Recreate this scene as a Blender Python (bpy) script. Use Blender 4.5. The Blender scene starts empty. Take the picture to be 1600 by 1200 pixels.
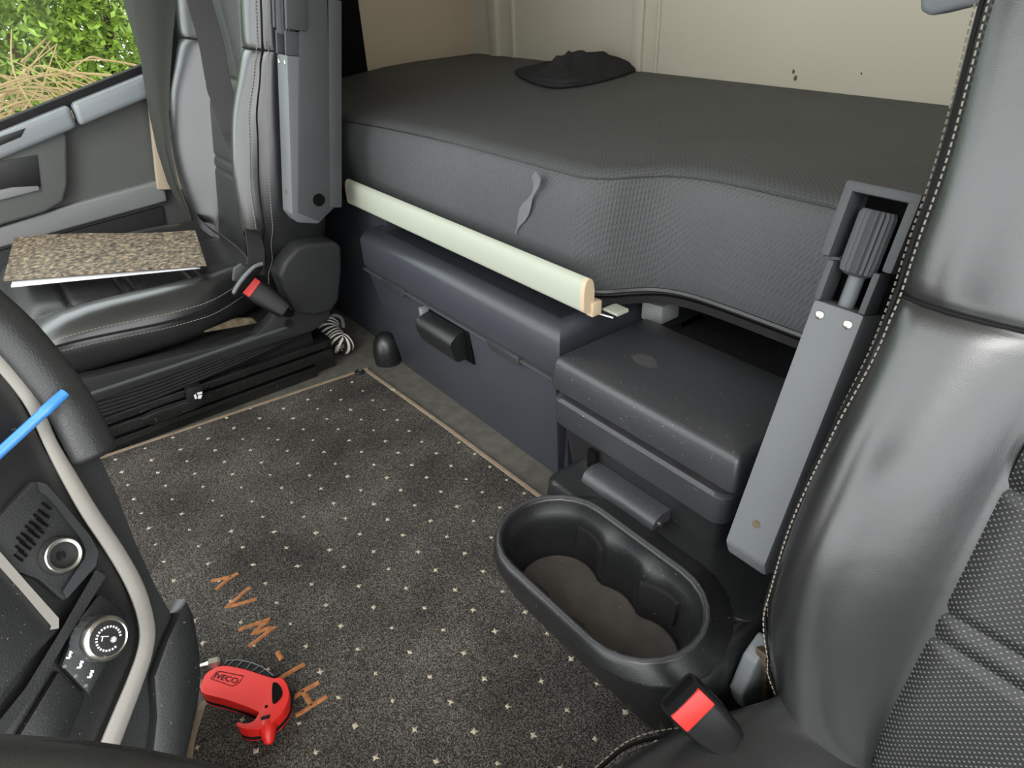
import bpy, bmesh, math, random
from mathutils import Vector, Matrix
random.seed(7)
S = bpy.context.scene
col = S.collection
R = math.radians
V = Vector

# ------------------------------------------------------------------ camera
CAM = V((-1.18371, 0.27226, 0.74764))
FPX = 1069.556
_y, _p, _r = R(-36.96572), R(31.81286), R(-2.63152)
_f = V((math.cos(_y)*math.cos(_p), math.sin(_y)*math.cos(_p), -math.sin(_p)))
_r0 = V((math.sin(_y), -math.cos(_y), 0)); _u0 = _r0.cross(_f)
CR = _r0*math.cos(_r) + _u0*math.sin(_r); CU = _u0*math.cos(_r) - _r0*math.sin(_r); CF = _f
cd = bpy.data.cameras.new('camera'); cam = bpy.data.objects.new('camera', cd); col.objects.link(cam)
cd.sensor_width = 36; cd.lens = 36*FPX/1600; cd.clip_start = .01
M = Matrix((CR, CU, -CF)).transposed().to_4x4(); M.translation = CAM
cam.matrix_world = M
S.camera = cam
# ------------------------------------------------------------------ sky, sun, exposure
w = bpy.data.worlds.new('overcast_sky'); S.world = w; w.use_nodes = True
bg = w.node_tree.nodes['Background']; bg.inputs[0].default_value = (.97, .99, 1, 1); bg.inputs[1].default_value = 3.3
sl = bpy.data.lights.new('sun', 'SUN'); sl.energy = 1.6; sl.angle = R(25); sl.color = (1, .97, .92)
so = bpy.data.objects.new('sun', sl); col.objects.link(so)
so.rotation_euler = V((.62, -.55, -.62)).to_track_quat('-Z', 'Y').to_euler()
S.view_settings.view_transform = 'Standard'; S.view_settings.look = 'None'; S.view_settings.gamma = 1
S.view_settings.use_curve_mapping = False
S.view_settings.exposure = 0.15

# ------------------------------------------------------------------ helpers
def ray(px, py): return CF + CR*((px-800)/FPX) - CU*((py-600)/FPX)
def atx(px, py, x): v = ray(px, py); return CAM + v*((x-CAM.x)/v.x)
def aty(px, py, y): v = ray(px, py); return CAM + v*((y-CAM.y)/v.y)
def atz(px, py, z): v = ray(px, py); return CAM + v*((z-CAM.z)/v.z)
def atp(px, py, p0, n): v = ray(px, py); return CAM + v*((p0-CAM).dot(n)/v.dot(n))
def atd(px, py, dist): return CAM + ray(px, py).normalized()*dist
def lin(c): return tuple(((x/255/12.92) if x/255 <= .04045 else ((x/255+.055)/1.055)**2.4) for x in c) + (1,)
def smooth(a, b, t):
    t = max(0, min(1, (t-a)/(b-a))); return t*t*(3-2*t)
def interp(tab, x):
    if x <= tab[0][0]: return tab[0][1]
    for (a, u), (b, v) in zip(tab, tab[1:]):
        if x <= b: return u + (v-u)*smooth(a, b, x)
    return tab[-1][1]
def spline(pts, n=8, closed=False):
    pts = [V(p) for p in pts]; out = []; N = len(pts)
    for i in range(N if closed else N-1):
        if closed: p0, p1, p2, p3 = pts[i-1], pts[i], pts[(i+1) % N], pts[(i+2) % N]
        else: p0, p1, p2, p3 = pts[max(i-1, 0)], pts[i], pts[i+1], pts[min(i+2, N-1)]
        for k in range(n):
            t = k/n
            out.append(.5*((2*p1) + (p2-p0)*t + (2*p0-5*p1+4*p2-p3)*t*t + (3*p1-p0-3*p2+p3)*t**3))
    if not closed: out.append(pts[-1])
    return out

MATS = {}
def mat(name, rgb, rough=.5, spec=.5, metal=0, bump=None, var=0, varscale=8, dust=0, coat=0, extra=None):
    """bump: list of (kind, scale, strength)"""
    m = bpy.data.materials.new(name); m.use_nodes = True; nt = m.node_tree; N = nt.nodes; L = nt.links
    b = N['Principled BSDF']; b.inputs['Base Color'].default_value = lin(rgb); b.inputs['Roughness'].default_value = rough
    b.inputs['Specular IOR Level'].default_value = spec; b.inputs['Metallic'].default_value = metal
    if coat: b.inputs['Coat Weight'].default_value = coat; b.inputs['Coat Roughness'].default_value = .22
    tc = N.new('ShaderNodeTexCoord'); co = tc.outputs['Object']
    csock = None
    if var:
        n = N.new('ShaderNodeTexNoise'); n.inputs['Scale'].default_value = varscale; n.inputs['Detail'].default_value = 6; L.new(co, n.inputs['Vector'])
        rp = N.new('ShaderNodeMapRange'); rp.inputs[1].default_value = .3; rp.inputs[2].default_value = .7
        rp.inputs[3].default_value = 1-var; rp.inputs[4].default_value = 1+var; L.new(n.outputs[0], rp.inputs[0])
        mx = N.new('ShaderNodeVectorMath'); mx.operation = 'SCALE'; mx.inputs[0].default_value = lin(rgb)[:3]; L.new(rp.outputs[0], mx.inputs['Scale'])
        csock = mx.outputs[0]
        L.new(csock, b.inputs['Base Color'])
    if dust:
        n = N.new('ShaderNodeTexNoise'); n.inputs['Scale'].default_value = 420; n.inputs['Detail'].default_value = 1; L.new(co, n.inputs['Vector'])
        rp = N.new('ShaderNodeMapRange'); rp.inputs[1].default_value = .74; rp.inputs[2].default_value = .80; rp.inputs[4].default_value = dust; L.new(n.outputs[0], rp.inputs[0])
        mc = N.new('ShaderNodeMix'); mc.data_type = 'RGBA'; mc.inputs[6].default_value = lin(rgb); mc.inputs[7].default_value = lin((200, 195, 185))
        L.new(rp.outputs[0], mc.inputs[0])
        if csock: L.new(csock, mc.inputs[6])
        csock = mc.outputs[2]; L.new(csock, b.inputs['Base Color'])
    prev = None
    for kind, sc, st in (bump or []):
        if kind == 'noise':
            t = N.new('ShaderNodeTexNoise'); t.inputs['Detail'].default_value = 4; o = t.outputs[0]
        elif kind == 'ridge':
            t = N.new('ShaderNodeTexNoise'); t.noise_type = 'RIDGED_MULTIFRACTAL'; t.inputs['Detail'].default_value = 5; t.inputs['Distortion'].default_value = .6; o = t.outputs[0]
        elif kind == 'voronoi':
            t = N.new('ShaderNodeTexVoronoi'); o = t.outputs['Distance']
        elif kind == 'wave':
            t = N.new('ShaderNodeTexWave'); t.inputs['Distortion'].default_value = 1.5; o = t.outputs[1]
        t.inputs['Scale'].default_value = sc; L.new(co, t.inputs['Vector'])
        bp = N.new('ShaderNodeBump'); bp.inputs['Strength'].default_value = st; bp.inputs['Distance'].default_value = .002
        L.new(o, bp.inputs['Height'])
        if prev: L.new(prev, bp.inputs['Normal'])
        prev = bp.outputs[0]
    if prev: L.new(prev, b.inputs['Normal'])
    if extra: extra(nt, b, tc, csock, prev)
    MATS[name] = m
    return m

WORLD = {}
def finish(bm, name, m, parent=None, smooth_angle=40, recalc=True, sub=0):
    if recalc: bmesh.ops.recalc_face_normals(bm, faces=bm.faces)
    me = bpy.data.meshes.new(name); 
    off = V((0, 0, 0))
    if parent is None and len(bm.verts):
        xs = [v.co for v in bm.verts]
        off = V((sum(c.x for c in xs)/len(xs), sum(c.y for c in xs)/len(xs), min(c.z for c in xs)))
        for v in bm.verts: v.co -= off
    bm.to_mesh(me); bm.free()
    me.shade_smooth()
    if smooth_angle is not None and smooth_angle < 180: me.set_sharp_from_angle(angle=R(smooth_angle))
    me.materials.append(MATS[m])
    o = bpy.data.objects.new(name, me); col.objects.link(o)
    if parent is not None:
        o.parent = parent; o.matrix_parent_inverse = WORLD[parent.as_pointer()].inverted(); WORLD[o.as_pointer()] = Matrix.Identity(4)
    else:
        o.location = off; WORLD[o.as_pointer()] = Matrix.Translation(off)
    if sub:
        md = o.modifiers.new('subdivision', 'SUBSURF'); md.levels = sub; md.render_levels = sub
    return o
def tag(o, label=None, cat=None, group=None, kind=None):
    if label: o['label'] = label
    if cat: o['category'] = cat
    if group: o['group'] = group
    if kind: o['kind'] = kind
    return o
def thing(name, loc, label, cat, kind=None):
    o = bpy.data.objects.new(name, None); col.objects.link(o); o.location = loc; o.empty_display_size = .05
    WORLD[o.as_pointer()] = Matrix.Translation(V(loc))
    return tag(o, label, cat, kind=kind)
def bm_new(): return bmesh.new()
def bevel(bm, w, seg=2, angle=30, edges=None):
    if edges is None:
        edges = [e for e in bm.edges if len(e.link_faces) == 2 and e.calc_face_angle(0) > R(angle)]
    bmesh.ops.bevel(bm, geom=edges, offset=w, segments=seg, profile=.6, affect='EDGES', clamp_overlap=True)
def box(bm, lo, hi, bev=0, seg=2, fn=None):
    b2 = bmesh.new(); bmesh.ops.create_cube(b2, size=1)
    lo, hi = V(lo), V(hi)
    for v in b2.verts: v.co = V([lo[k] + (hi[k]-lo[k])*(v.co[k]+.5) for k in range(3)])
    if bev: bevel(b2, bev, seg)
    if fn:
        for v in b2.verts: v.co = fn(v.co)
    merge(bm, b2)
def merge(bm, b2):
    me = bpy.data.meshes.new('tmp'); b2.to_mesh(me); b2.free(); bm.from_mesh(me); bpy.data.meshes.remove(me)
def obox(bm, c, ax, ay, az, sx, sy, sz, bev=0, seg=2):
    c, ax, ay, az = V(c), V(ax).normalized(), V(ay).normalized(), V(az).normalized()
    box(bm, (-sx/2, -sy/2, -sz/2), (sx/2, sy/2, sz/2), bev, seg, lambda p: c + ax*p.x + ay*p.y + az*p.z)
def prism(bm, pts, depth, bev=0, seg=2, angle=30):
    """pts: planar 3D outline, depth: vector"""
    b2 = bmesh.new(); d = V(depth)
    a = [b2.verts.new(V(p)) for p in pts]; b = [b2.verts.new(V(p)+d) for p in pts]; n = len(a)
    b2.faces.new(a); b2.faces.new(b[::-1])
    for i in range(n): b2.faces.new((a[i], b[i], b[(i+1) % n], a[(i+1) % n]))
    bmesh.ops.recalc_face_normals(b2, faces=b2.faces)
    if bev: bevel(b2, bev, seg, angle)
    merge(bm, b2)
def loft(bm, rings, closed=True, caps=True, loop=False, uv=None):
    b2 = bm; vs = [[b2.verts.new(V(p)) for p in r] for r in rings]; n = len(vs[0])
    fs = []
    for i in range(len(vs) if loop else len(vs)-1):
        A, B = vs[i], vs[(i+1) % len(vs)]
        for k in range(n if closed else n-1):
            fs.append(b2.faces.new((A[k], A[(k+1) % n], B[(k+1) % n], B[k])))
    if caps and closed and not loop:
        b2.faces.new(vs[0][::-1]); b2.faces.new(vs[-1])
    return vs
def frames(pts, closed=False, up=V((0, 0, 1))):
    n = len(pts); out = []
    for i in range(n):
        if closed: t = pts[(i+1) % n]-pts[i-1]
        else: t = pts[min(i+1, n-1)]-pts[max(i-1, 0)]
        t = t.normalized()
        if not out:
            s = t.cross(up)
            if s.length < 1e-3: s = t.cross(V((1, 0, 0)))
            s.normalize()
        else:
            s = out[-1][1]; s = (s - t*s.dot(t)).normalized()
        out.append((t, s, s.cross(t).normalized()))
    return out
def tube(bm, pts, r, n=8, closed=False, up=V((0, 0, 1)), sy=1):
    pts = [V(p) for p in pts]; fr = frames(pts, closed, up); rings = []
    for i, (p, (t, s, u)) in enumerate(zip(pts, fr)):
        rr = r[i] if isinstance(r, (list, tuple)) else r
        rings.append([p + s*(rr*math.cos(a*2*math.pi/n)) + u*(rr*sy*math.sin(a*2*math.pi/n)) for a in range(n)])
    loft(bm, rings, caps=not closed, loop=closed)
def ribbon(bm, pts, wdirs, width, th):
    pts = [V(p) for p in pts]; rings = []; n = len(pts)
    for i, p in enumerate(pts):
        t = (pts[min(i+1, n-1)]-pts[max(i-1, 0)]).normalized(); wd = V(wdirs[i] if isinstance(wdirs, list) else wdirs)
        wd = (wd - t*wd.dot(t)).normalized(); nn = t.cross(wd)
        ww = (width[i] if isinstance(width, list) else width)/2
        rings.append([p+wd*ww+nn*th/2, p+wd*ww-nn*th/2, p-wd*ww-nn*th/2, p-wd*ww+nn*th/2])
    loft(bm, rings)
def lathe(bm, prof, c, axis, n=24, ribs=None):
    c, a = V(c), V(axis).normalized(); s = a.cross(V((.31, .2, .93))).normalized(); u = s.cross(a)
    rings = []
    for h, r in prof:
        rg = []
        for k in range(n):
            t = 2*math.pi*k/n; rr = r
            if ribs and r > ribs[1]: rr = r*(1 - ribs[0]*(k % 2))
            rg.append(c + a*h + s*(rr*math.cos(t)) + u*(rr*math.sin(t)))
        rings.append(rg)
    loft(bm, rings)
def stitches(bm, pts, nrm, ln=.004, gap=.0022, r=.0006):
    """small thread dashes along a path"""
    pts = [V(p) for p in pts]; acc = 0; step = ln+gap; nxt = 0
    for i in range(len(pts)-1):
        a, b = pts[i], pts[i+1]; L = (b-a).length
        if L < 1e-9: continue
        t = (b-a)/L
        nv = nrm[i] if isinstance(nrm, list) else nrm
        s = t.cross(V(nv)).normalized(); u = s.cross(t)
        while nxt < acc+L:
            c = a + t*(nxt-acc)
            obox(bm, c + t*ln/2, t, s, u, ln, r*2, r*1.6)
            nxt += step
        acc += L
def text_bm(body, size):
    cu = bpy.data.curves.new('t', 'FONT'); cu.body = body; cu.size = size; cu.align_x = 'CENTER'; cu.align_y = 'CENTER'; cu.extrude = size*.02
    o = bpy.data.objects.new('t', cu); col.objects.link(o)
    dg = bpy.context.evaluated_depsgraph_get(); me = bpy.data.meshes.new_from_object(o.evaluated_get(dg))
    bm = bmesh.new(); bm.from_mesh(me); bpy.data.objects.remove(o); bpy.data.curves.remove(cu); bpy.data.meshes.remove(me)
    return bm

# ------------------------------------------------------------------ materials
def perf(nt, b, tc, csock, prev):
    """staggered perforation dots in object space via uv"""
    N, L = nt.nodes, nt.links
    sep = N.new('ShaderNodeSeparateXYZ'); L.new(tc.outputs['UV'], sep.inputs[0])
    def mt(op, a, c):
        m = N.new('ShaderNodeMath'); m.operation = op
        for k, s in enumerate((a, c)):
            if s is None: continue
            if isinstance(s, (int, float)): m.inputs[k].default_value = s
            else: L.new(s, m.inputs[k])
        return m.outputs[0]
    P = .0052
    u, v = mt('DIVIDE', sep.outputs[0], P), mt('DIVIDE', sep.outputs[1], P*.5)
    row = mt('FLOOR', v, None); half = mt('MULTIPLY', mt('MODULO', row, 2), .5)
    fu = mt('SUBTRACT', mt('FRACT', mt('ADD', u, half), None), .5); fv = mt('SUBTRACT', mt('FRACT', v, None), .5)
    d = mt('SQRT', mt('ADD', mt('MULTIPLY', fu, fu), mt('MULTIPLY', mt('MULTIPLY', fv, fv), .3)), None)
    mr = N.new('ShaderNodeMapRange'); mr.inputs[1].default_value = .08; mr.inputs[2].default_value = .22; mr.inputs[3].default_value = 1; mr.inputs[4].default_value = 0; L.new(d, mr.inputs[0])
    mc = N.new('ShaderNodeMix'); mc.data_type = 'RGBA'; mc.inputs[6].default_value = b.inputs['Base Color'].default_value[:]; mc.inputs[7].default_value = lin((98, 98, 98))
    L.new(mr.outputs[0], mc.inputs[0]); L.new(mc.outputs[2], b.inputs['Base Color'])
    bp = N.new('ShaderNodeBump'); bp.inputs['Strength'].default_value = .5; bp.inputs['Distance'].default_value = .001; bp.invert = True
    L.new(mr.outputs[0], bp.inputs['Height'])
    if prev: L.new(prev, bp.inputs['Normal'])
    L.new(bp.outputs[0], b.inputs['Normal'])
LEATHER = (32, 33, 34)
mat('leather', LEATHER, .30, .85, bump=[('voronoi', 1100, .06), ('ridge', 28, .10), ('noise', 12, .5)], var=.12, varscale=12, coat=.5)
mat('leather_perforated', (28, 29, 30), .4, .5, extra=perf)
mat('leather_side', (40, 41, 42), .42, .6, bump=[('noise', 25, .3), ('voronoi', 700, .12)])
mat('thread', (132, 127, 116), .8, .2)
mat('thread_dark', (22, 22, 22), .8, .2)
mat('plastic_black', (28, 29, 30), .33, .6, bump=[('noise', 900, .12)], dust=.35)
mat('plastic_soft', (38, 39, 40), .55, .4, bump=[('noise', 700, .2)], var=.1)
mat('plastic_blue_grey', (58, 61, 67), .36, .5, bump=[('noise', 800, .15)], var=.08, varscale=5, dust=.15)
mat('plastic_cooler', (54, 55, 58), .33, .55, bump=[('noise', 800, .15)], var=.08, varscale=9, dust=.6)
mat('door_grey', (84, 86, 84), .5, .4, bump=[('noise', 700, .15)])
mat('ledge_grey', (132, 138, 142), .4, .5, bump=[('noise', 700, .1)])
mat('armrest_grey', (94, 97, 99), .45, .45, bump=[('noise', 900, .1)], var=.05)
mat('buckle_black', (14, 14, 15), .4, .35)
mat('liner', (72, 68, 65), .7, .25, bump=[('noise', 300, .2)], var=.2, varscale=30, dust=.4)
mat('plastic_grey', (98, 102, 105), .5, .4, bump=[('noise', 900, .1)], var=.05)
mat('plastic_dark_grey', (66, 68, 70), .55, .35, bump=[('noise', 900, .15)], var=.06)
mat('plastic_mid_grey', (120, 122, 122), .55, .35, bump=[('noise', 600, .15)])
mat('hole', (9, 9, 9), .8, .1)
mat('metal', (190, 188, 182), .28, .5, 1)
mat('metal_black', (28, 28, 28), .25, .8, bump=[('noise', 90, .15)], var=.3, varscale=30, dust=.4)
mat('red_plastic', (226, 40, 34), .38, .5)
mat('silver', (168, 165, 158), .4, .5, .25, bump=[('noise', 900, .05)])
mat('beige_wall', (178, 173, 156), .6, .3, bump=[('noise', 500, .06)], var=.04, varscale=3)
mat('beige_panel', (172, 158, 137), .6, .3, var=.04, varscale=4)
mat('rail_white', (168, 174, 159), .45, .4)
mat('rail_cap', (196, 176, 148), .5, .4)
mat('webbing', (50, 50, 50), .7, .3, bump=[('wave', 900, .3)])
mat('paper', (225, 226, 228), .8, .2)
mat('white_print', (235, 235, 235), .7, .2)
mat('blue_pen', (70, 140, 215), .25, .5, coat=.3)
mat('rubber', (26, 26, 26), .7, .25, bump=[('noise', 300, .2)], var=.2, varscale=30)
mat('dirt', (92, 82, 66), .8, .2, bump=[('noise', 120, .5)], var=.5, varscale=60)
mat('cable_white', (214, 210, 200), .4, .5)
mat('orange_thread', (172, 116, 76), .9, .1, bump=[('noise', 900, .5)], var=.25, varscale=150)
mat('tuft', (186, 175, 155), .9, .1, bump=[('noise', 1200, .5)])
mat('binding', (138, 124, 106), .85, .15, bump=[('noise', 500, .5)], var=.15, varscale=60)
mat('floor_lining', (92, 90, 84), .8, .2, bump=[('noise', 500, .5)], var=.22, varscale=40)
mat('knit', (54, 54, 56), .9, .15, bump=[('wave', 260, .6), ('noise', 300, .4)])
mat('dark_interior', (44, 45, 46), .85, .2, bump=[('noise', 400, .3)], dust=.6)
mat('curtain', (58, 60, 56), .8, .15, bump=[('noise', 500, .3)])
mat('soil', (120, 100, 66), .9, .1, var=.3, varscale=3)
mat('twig', (146, 124, 88), .8, .2)
mat('bark', (90, 74, 56), .8, .2)
mat('leaf', (112, 136, 46), .5, .4, var=.35, varscale=9)
for n_ in ('leaf',):
    pass
def carpet_extra(nt, b, tc, csock, prev):
    N, L = nt.nodes, nt.links
    n = N.new('ShaderNodeTexNoise'); n.inputs['Scale'].default_value = 620; n.inputs['Detail'].default_value = 2; L.new(tc.outputs['Object'], n.inputs['Vector'])
    rp = N.new('ShaderNodeValToRGB'); e = rp.color_ramp.elements
    e[0].position = .34; e[0].color = lin((26, 24, 23)); e[1].position = .70; e[1].color = lin((98, 95, 90))
    m = rp.color_ramp.elements.new(.5); m.color = lin((56, 53, 50))
    L.new(n.outputs[0], rp.inputs[0])
    n2 = N.new('ShaderNodeTexNoise'); n2.inputs['Scale'].default_value = 7; n2.inputs['Detail'].default_value = 5; L.new(tc.outputs['Object'], n2.inputs['Vector'])
    r2 = N.new('ShaderNodeMapRange'); r2.inputs[1].default_value = .35; r2.inputs[2].default_value = .75; r2.inputs[3].default_value = 1.0; r2.inputs[4].default_value = 2.3; L.new(n2.outputs[0], r2.inputs[0])
    sc = N.new('ShaderNodeVectorMath'); sc.operation = 'SCALE'; L.new(rp.outputs[0], sc.inputs[0]); L.new(r2.outputs[0], sc.inputs['Scale'])
    L.new(sc.outputs[0], b.inputs['Base Color'])
mat('carpet', (70, 68, 65), .95, .1, bump=[('noise', 620, .7)], extra=carpet_extra)
def mattress_extra(nt, b, tc, csock, prev):
    N, L = nt.nodes, nt.links
    # woven diamond relief from two crossed waves
    outs = []
    for ang in (35, -35):
        mp = N.new('ShaderNodeMapping'); mp.inputs['Rotation'].default_value = (R(20), R(25), R(ang)); L.new(tc.outputs['Object'], mp.inputs[0])
        wv = N.new('ShaderNodeTexWave'); wv.inputs['Scale'].default_value = 64; wv.bands_direction = 'X'; wv.inputs['Distortion'].default_value = .4; L.new(mp.outputs[0], wv.inputs[0]); outs.append(wv.outputs[1])
    mm = N.new('ShaderNodeMath'); mm.operation = 'MULTIPLY'; L.new(outs[0], mm.inputs[0]); L.new(outs[1], mm.inputs[1])
    bp = N.new('ShaderNodeBump'); bp.inputs['Strength'].default_value = .45; bp.inputs['Distance'].default_value = .0015; L.new(mm.outputs[0], bp.inputs['Height'])
    if prev: L.new(prev, bp.inputs['Normal'])
    L.new(bp.outputs[0], b.inputs['Normal'])
mat('mattress_fabric', (72, 74, 75), .62, .45, bump=[('noise', 600, .25)], var=.08, varscale=6, extra=mattress_extra)
mat('lid_dust', (70, 70, 70), .6, .3, bump=[('noise', 300, .2)], var=.12, varscale=120)
mat('stain', (104, 106, 107), .8, .2, bump=[('noise', 300, .3)], var=.1, varscale=60)
def cork_extra(nt, b, tc, csock, prev):
    N, L = nt.nodes, nt.links
    v = N.new('ShaderNodeTexVoronoi'); v.inputs['Scale'].default_value = 170; L.new(tc.outputs['Object'], v.inputs['Vector'])
    n = N.new('ShaderNodeTexNoise'); n.inputs['Scale'].default_value = 120; n.inputs['Detail'].default_value = 5; L.new(tc.outputs['Object'], n.inputs['Vector'])
    rp = N.new('ShaderNodeValToRGB'); e = rp.color_ramp.elements; e[0].position = .32; e[0].color = lin((46, 39, 31)); e[1].position = .72; e[1].color = lin((172, 148, 108))
    k = rp.color_ramp.elements.new(.5); k.color = lin((106, 93, 73))
    mx = N.new('ShaderNodeMix'); mx.data_type = 'RGBA'; mx.blend_type = 'MIX'; mx.inputs[0].default_value = .25
    L.new(n.outputs[0], rp.inputs[0]); L.new(rp.outputs[0], mx.inputs[6]); L.new(v.outputs['Color'], mx.inputs[7])
    hs = N.new('ShaderNodeHueSaturation'); hs.inputs['Saturation'].default_value = .8; L.new(rp.outputs[0], hs.inputs['Color']); L.new(hs.outputs[0], b.inputs['Base Color'])
mat('cork_board', (140, 120, 90), .6, .3, bump=[('noise', 200, .3)], extra=cork_extra)
# window glass: clear with a fresnel gloss
g = bpy.data.materials.new('glass'); g.use_nodes = True; nt = g.node_tree; nt.nodes.clear()
o_ = nt.nodes.new('ShaderNodeOutputMaterial'); tr = nt.nodes.new('ShaderNodeBsdfTransparent'); gl = nt.nodes.new('ShaderNodeBsdfGlossy'); mx = nt.nodes.new('ShaderNodeMixShader'); fr = nt.nodes.new('ShaderNodeFresnel')
tr.inputs[0].default_value = (.92, .96, .95, 1); gl.inputs['Roughness'].default_value = .02; fr.inputs['IOR'].default_value = 1.15
nt.links.new(fr.outputs[0], mx.inputs[0]); nt.links.new(tr.outputs[0], mx.inputs[1]); nt.links.new(gl.outputs[0], mx.inputs[2]); nt.links.new(mx.outputs[0], o_.inputs[0]); MATS['glass'] = g

# ================================================================== STRUCTURE
def struct(name, bm, m, label=None, parent=None, **k):
    o = finish(bm, name, m, parent, **k)
    if parent is None: tag(o, label, None, kind='structure')
    return o
bm = bm_new(); box(bm, (-1.95, -1.0, -.05), (.74, 1.1, 0)); struct('floor', bm, 'floor_lining', 'grey speckled cab floor lining around the carpet mat')
bm = bm_new(); box(bm, (-1.95, -1.02, -.05), (.74, -.985, 1.45)); wr = struct('wall_rear', bm, 'beige_wall', 'cream beige rear cab wall behind the mattress')
# pressed ribs of the rear wall
for a0, a1, d in ((.50, .465, .016), (.415, .40, .008), (-.02, -.05, .008), (-.085, -.095, .005)):
    bm = bm_new(); box(bm, (a1, -.99, .45), (a0, -.985+d, 1.45), .004); finish(bm, 'wall_rib', 'beige_wall', wr)
for px_, py_, r_ in ((1240, 112, .004), (1243, 122, .005), (1346, 115, .002)):
    bm = bm_new(); c = aty(px_, py_, -.985); prism(bm, [(c.x+r_*math.cos(t)*.7, -.9848, c.z+r_*math.sin(t)) for t in [k*.785 for k in range(8)]], (0, .0004, 0)); finish(bm, 'scuff_mark', 'dirt', wr)
bm = bm_new(); box(bm, (.60, -1.0, .0), (.64, -.632, 1.45), .004); struct('wall_right', bm, 'beige_panel', 'beige side wall panel at the foot of the bunk')
bm = bm_new(); box(bm, (.575, -.632, .35), (.64, -.36, 1.45), .006); struct('trim_1', bm, 'hole', 'black pillar trim between seat and beige side wall')
bm = bm_new(); box(bm, (.56, -.64, 0), (.64, -.14, .5), .006); box(bm, (.585, -.36, .5), (.64, -.2, 1.45), .006); box(bm, (.64, -.36, -.1), (.76, -.136, 1.45), .004); struct('trim_2', bm, 'plastic_soft', 'dark lower pillar lining behind the passenger seat')
bm = bm_new(); box(bm, (-1.95, -1.0, 0), (-1.9, -.4, 1.45)); struct('wall_left', bm, 'beige_wall', 'beige side wall behind the driver seat')
bm = bm_new(); box(bm, (-1.95, -1.02, 1.45), (.74, .75, 1.5)); struct('ceiling', bm, 'beige_wall', 'beige cab ceiling')
# beige lower pillar trim beside the door
bm = bm_new(); P = [atx(*p, .66) for p in ((232, 150), (247, 297), (290, 296), (296, 150))]; P[0] = P[0]; prism(bm, P, (.02, 0, 0), .004); struct('trim_3', bm, 'beige_panel', 'narrow beige pillar trim beside the passenger door edge')

# passenger door
DX = .69
door = thing('door_1', (DX, .3, -.1), 'grey plastic passenger door panel with pull recess and light grey strip', None, 'structure')
del_keys = None
bm = bm_new()
sill = lambda y: .499+(.185-y)*.2516
prism(bm, [(DX, -.125, -.1), (DX, 1.0, -.1), (DX, 1.0, sill(1.0)-.05), (DX, -.125, sill(-.125)-.05)], (.05, 0, 0), .004); finish(bm, 'door_panel', 'door_grey', door)
bm = bm_new()   # upper ledge in two sections, seam between
for y0, y1 in ((-.125, .048), (.053, 1.0)):
    prism(bm, [(DX-.045, y0, sill(y0)-.016), (DX-.045, y1, sill(y1)-.016), (DX-.045, y1, sill(y1)-.062), (DX-.045, y0, sill(y0)-.062)], (.06, 0, 0), .012, 3)
finish(bm, 'ledge', 'ledge_grey', door)
bm = bm_new(); prism(bm, [(DX-.012, -.125, sill(-.125)-.03), (DX-.012, 1, sill(1)-.03), (DX-.012, 1, sill(1)), (DX-.012, -.125, sill(-.125))], (.03, 0, 0), .004); finish(bm, 'window_seal', 'rubber', door)
# pull recess pod
pod = [atx(*p, DX-.03) for p in ((-160, 300), (-160, 262), (0, 226), (55, 200), (86, 188), (100, 196), (106, 215), (107, 290), (100, 316), (70, 333), (-160, 400))]
bm = bm_new(); prism(bm, pod, (.035, 0, 0), .008, 3); pd = finish(bm, 'pull_pod', 'door_grey', door)
rec = [atx(*p, DX-.032) for p in ((-120, 275), (58, 242), (64, 292), (-120, 340))]
bm = bm_new(); prism(bm, rec, (.004, 0, 0), .001); finish(bm, 'recess', 'plastic_black', pd)
bm = bm_new(); prism(bm, [atx(*p, DX-.036) for p in ((-100, 318), (20, 293), (60, 291), (62, 297), (-100, 338))], (.006, 0, 0), .001); finish(bm, 'recess_floor', 'plastic_mid_grey', pd)
bm = bm_new(); prism(bm, [atx(*p, DX-.046) for p in ((-120, 262), (5, 212), (40, 200), (33, 214), (-120, 278))], (.006, 0, 0), .001); finish(bm, 'switch_pad', 'plastic_black', pd)
st = [atx(*p, DX-.02) for p in ((-220, 430), (0, 356), (120, 318), (220, 291), (240, 284), (254, 286), (260, 303), (262, 315), (0, 388), (-220, 460))]
bm = bm_new(); prism(bm, st, (.03, 0, 0), .006, 3); finish(bm, 'door_strip', 'plastic_mid_grey', door)
bm = bm_new(); prism(bm, [atx(*p, DX-.008) for p in ((-220, 470), (0, 392), (255, 322), (268, 420), (60, 520), (-220, 640))], (.012, 0, 0), .004); finish(bm, 'lower_panel', 'plastic_soft', door)
win = thing('window_1', (DX, .2, .45), 'passenger door window looking out on green bushes', None, 'structure')
bm = bm_new(); prism(bm, [(DX+.012, -.16, sill(-.16)-.03), (DX+.012, 1.0, sill(1.0)-.03), (DX+.012, 1.0, 1.3), (DX+.012, -.16, 1.3)], (.004, 0, 0)); finish(bm, 'pane', 'glass', win)
bm = bm_new(); prism(bm, [(DX-.005, -.2, .45), (DX-.005, -.128, .45), (DX-.005, -.165, 1.45), (DX-.005, -.24, 1.45)], (.04, 0, 0), .004); box(bm, (DX-.005, -.2, 1.28), (DX+.035, 1.0, 1.45), .004); finish(bm, 'window_frame', 'plastic_soft', win)

# outside ground
bm = bm_new(); box(bm, (.95, -6, -1.35), (14, 8, -1.3)); struct('ground', bm, 'soil', 'dry pale soil outside the cab')

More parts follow.
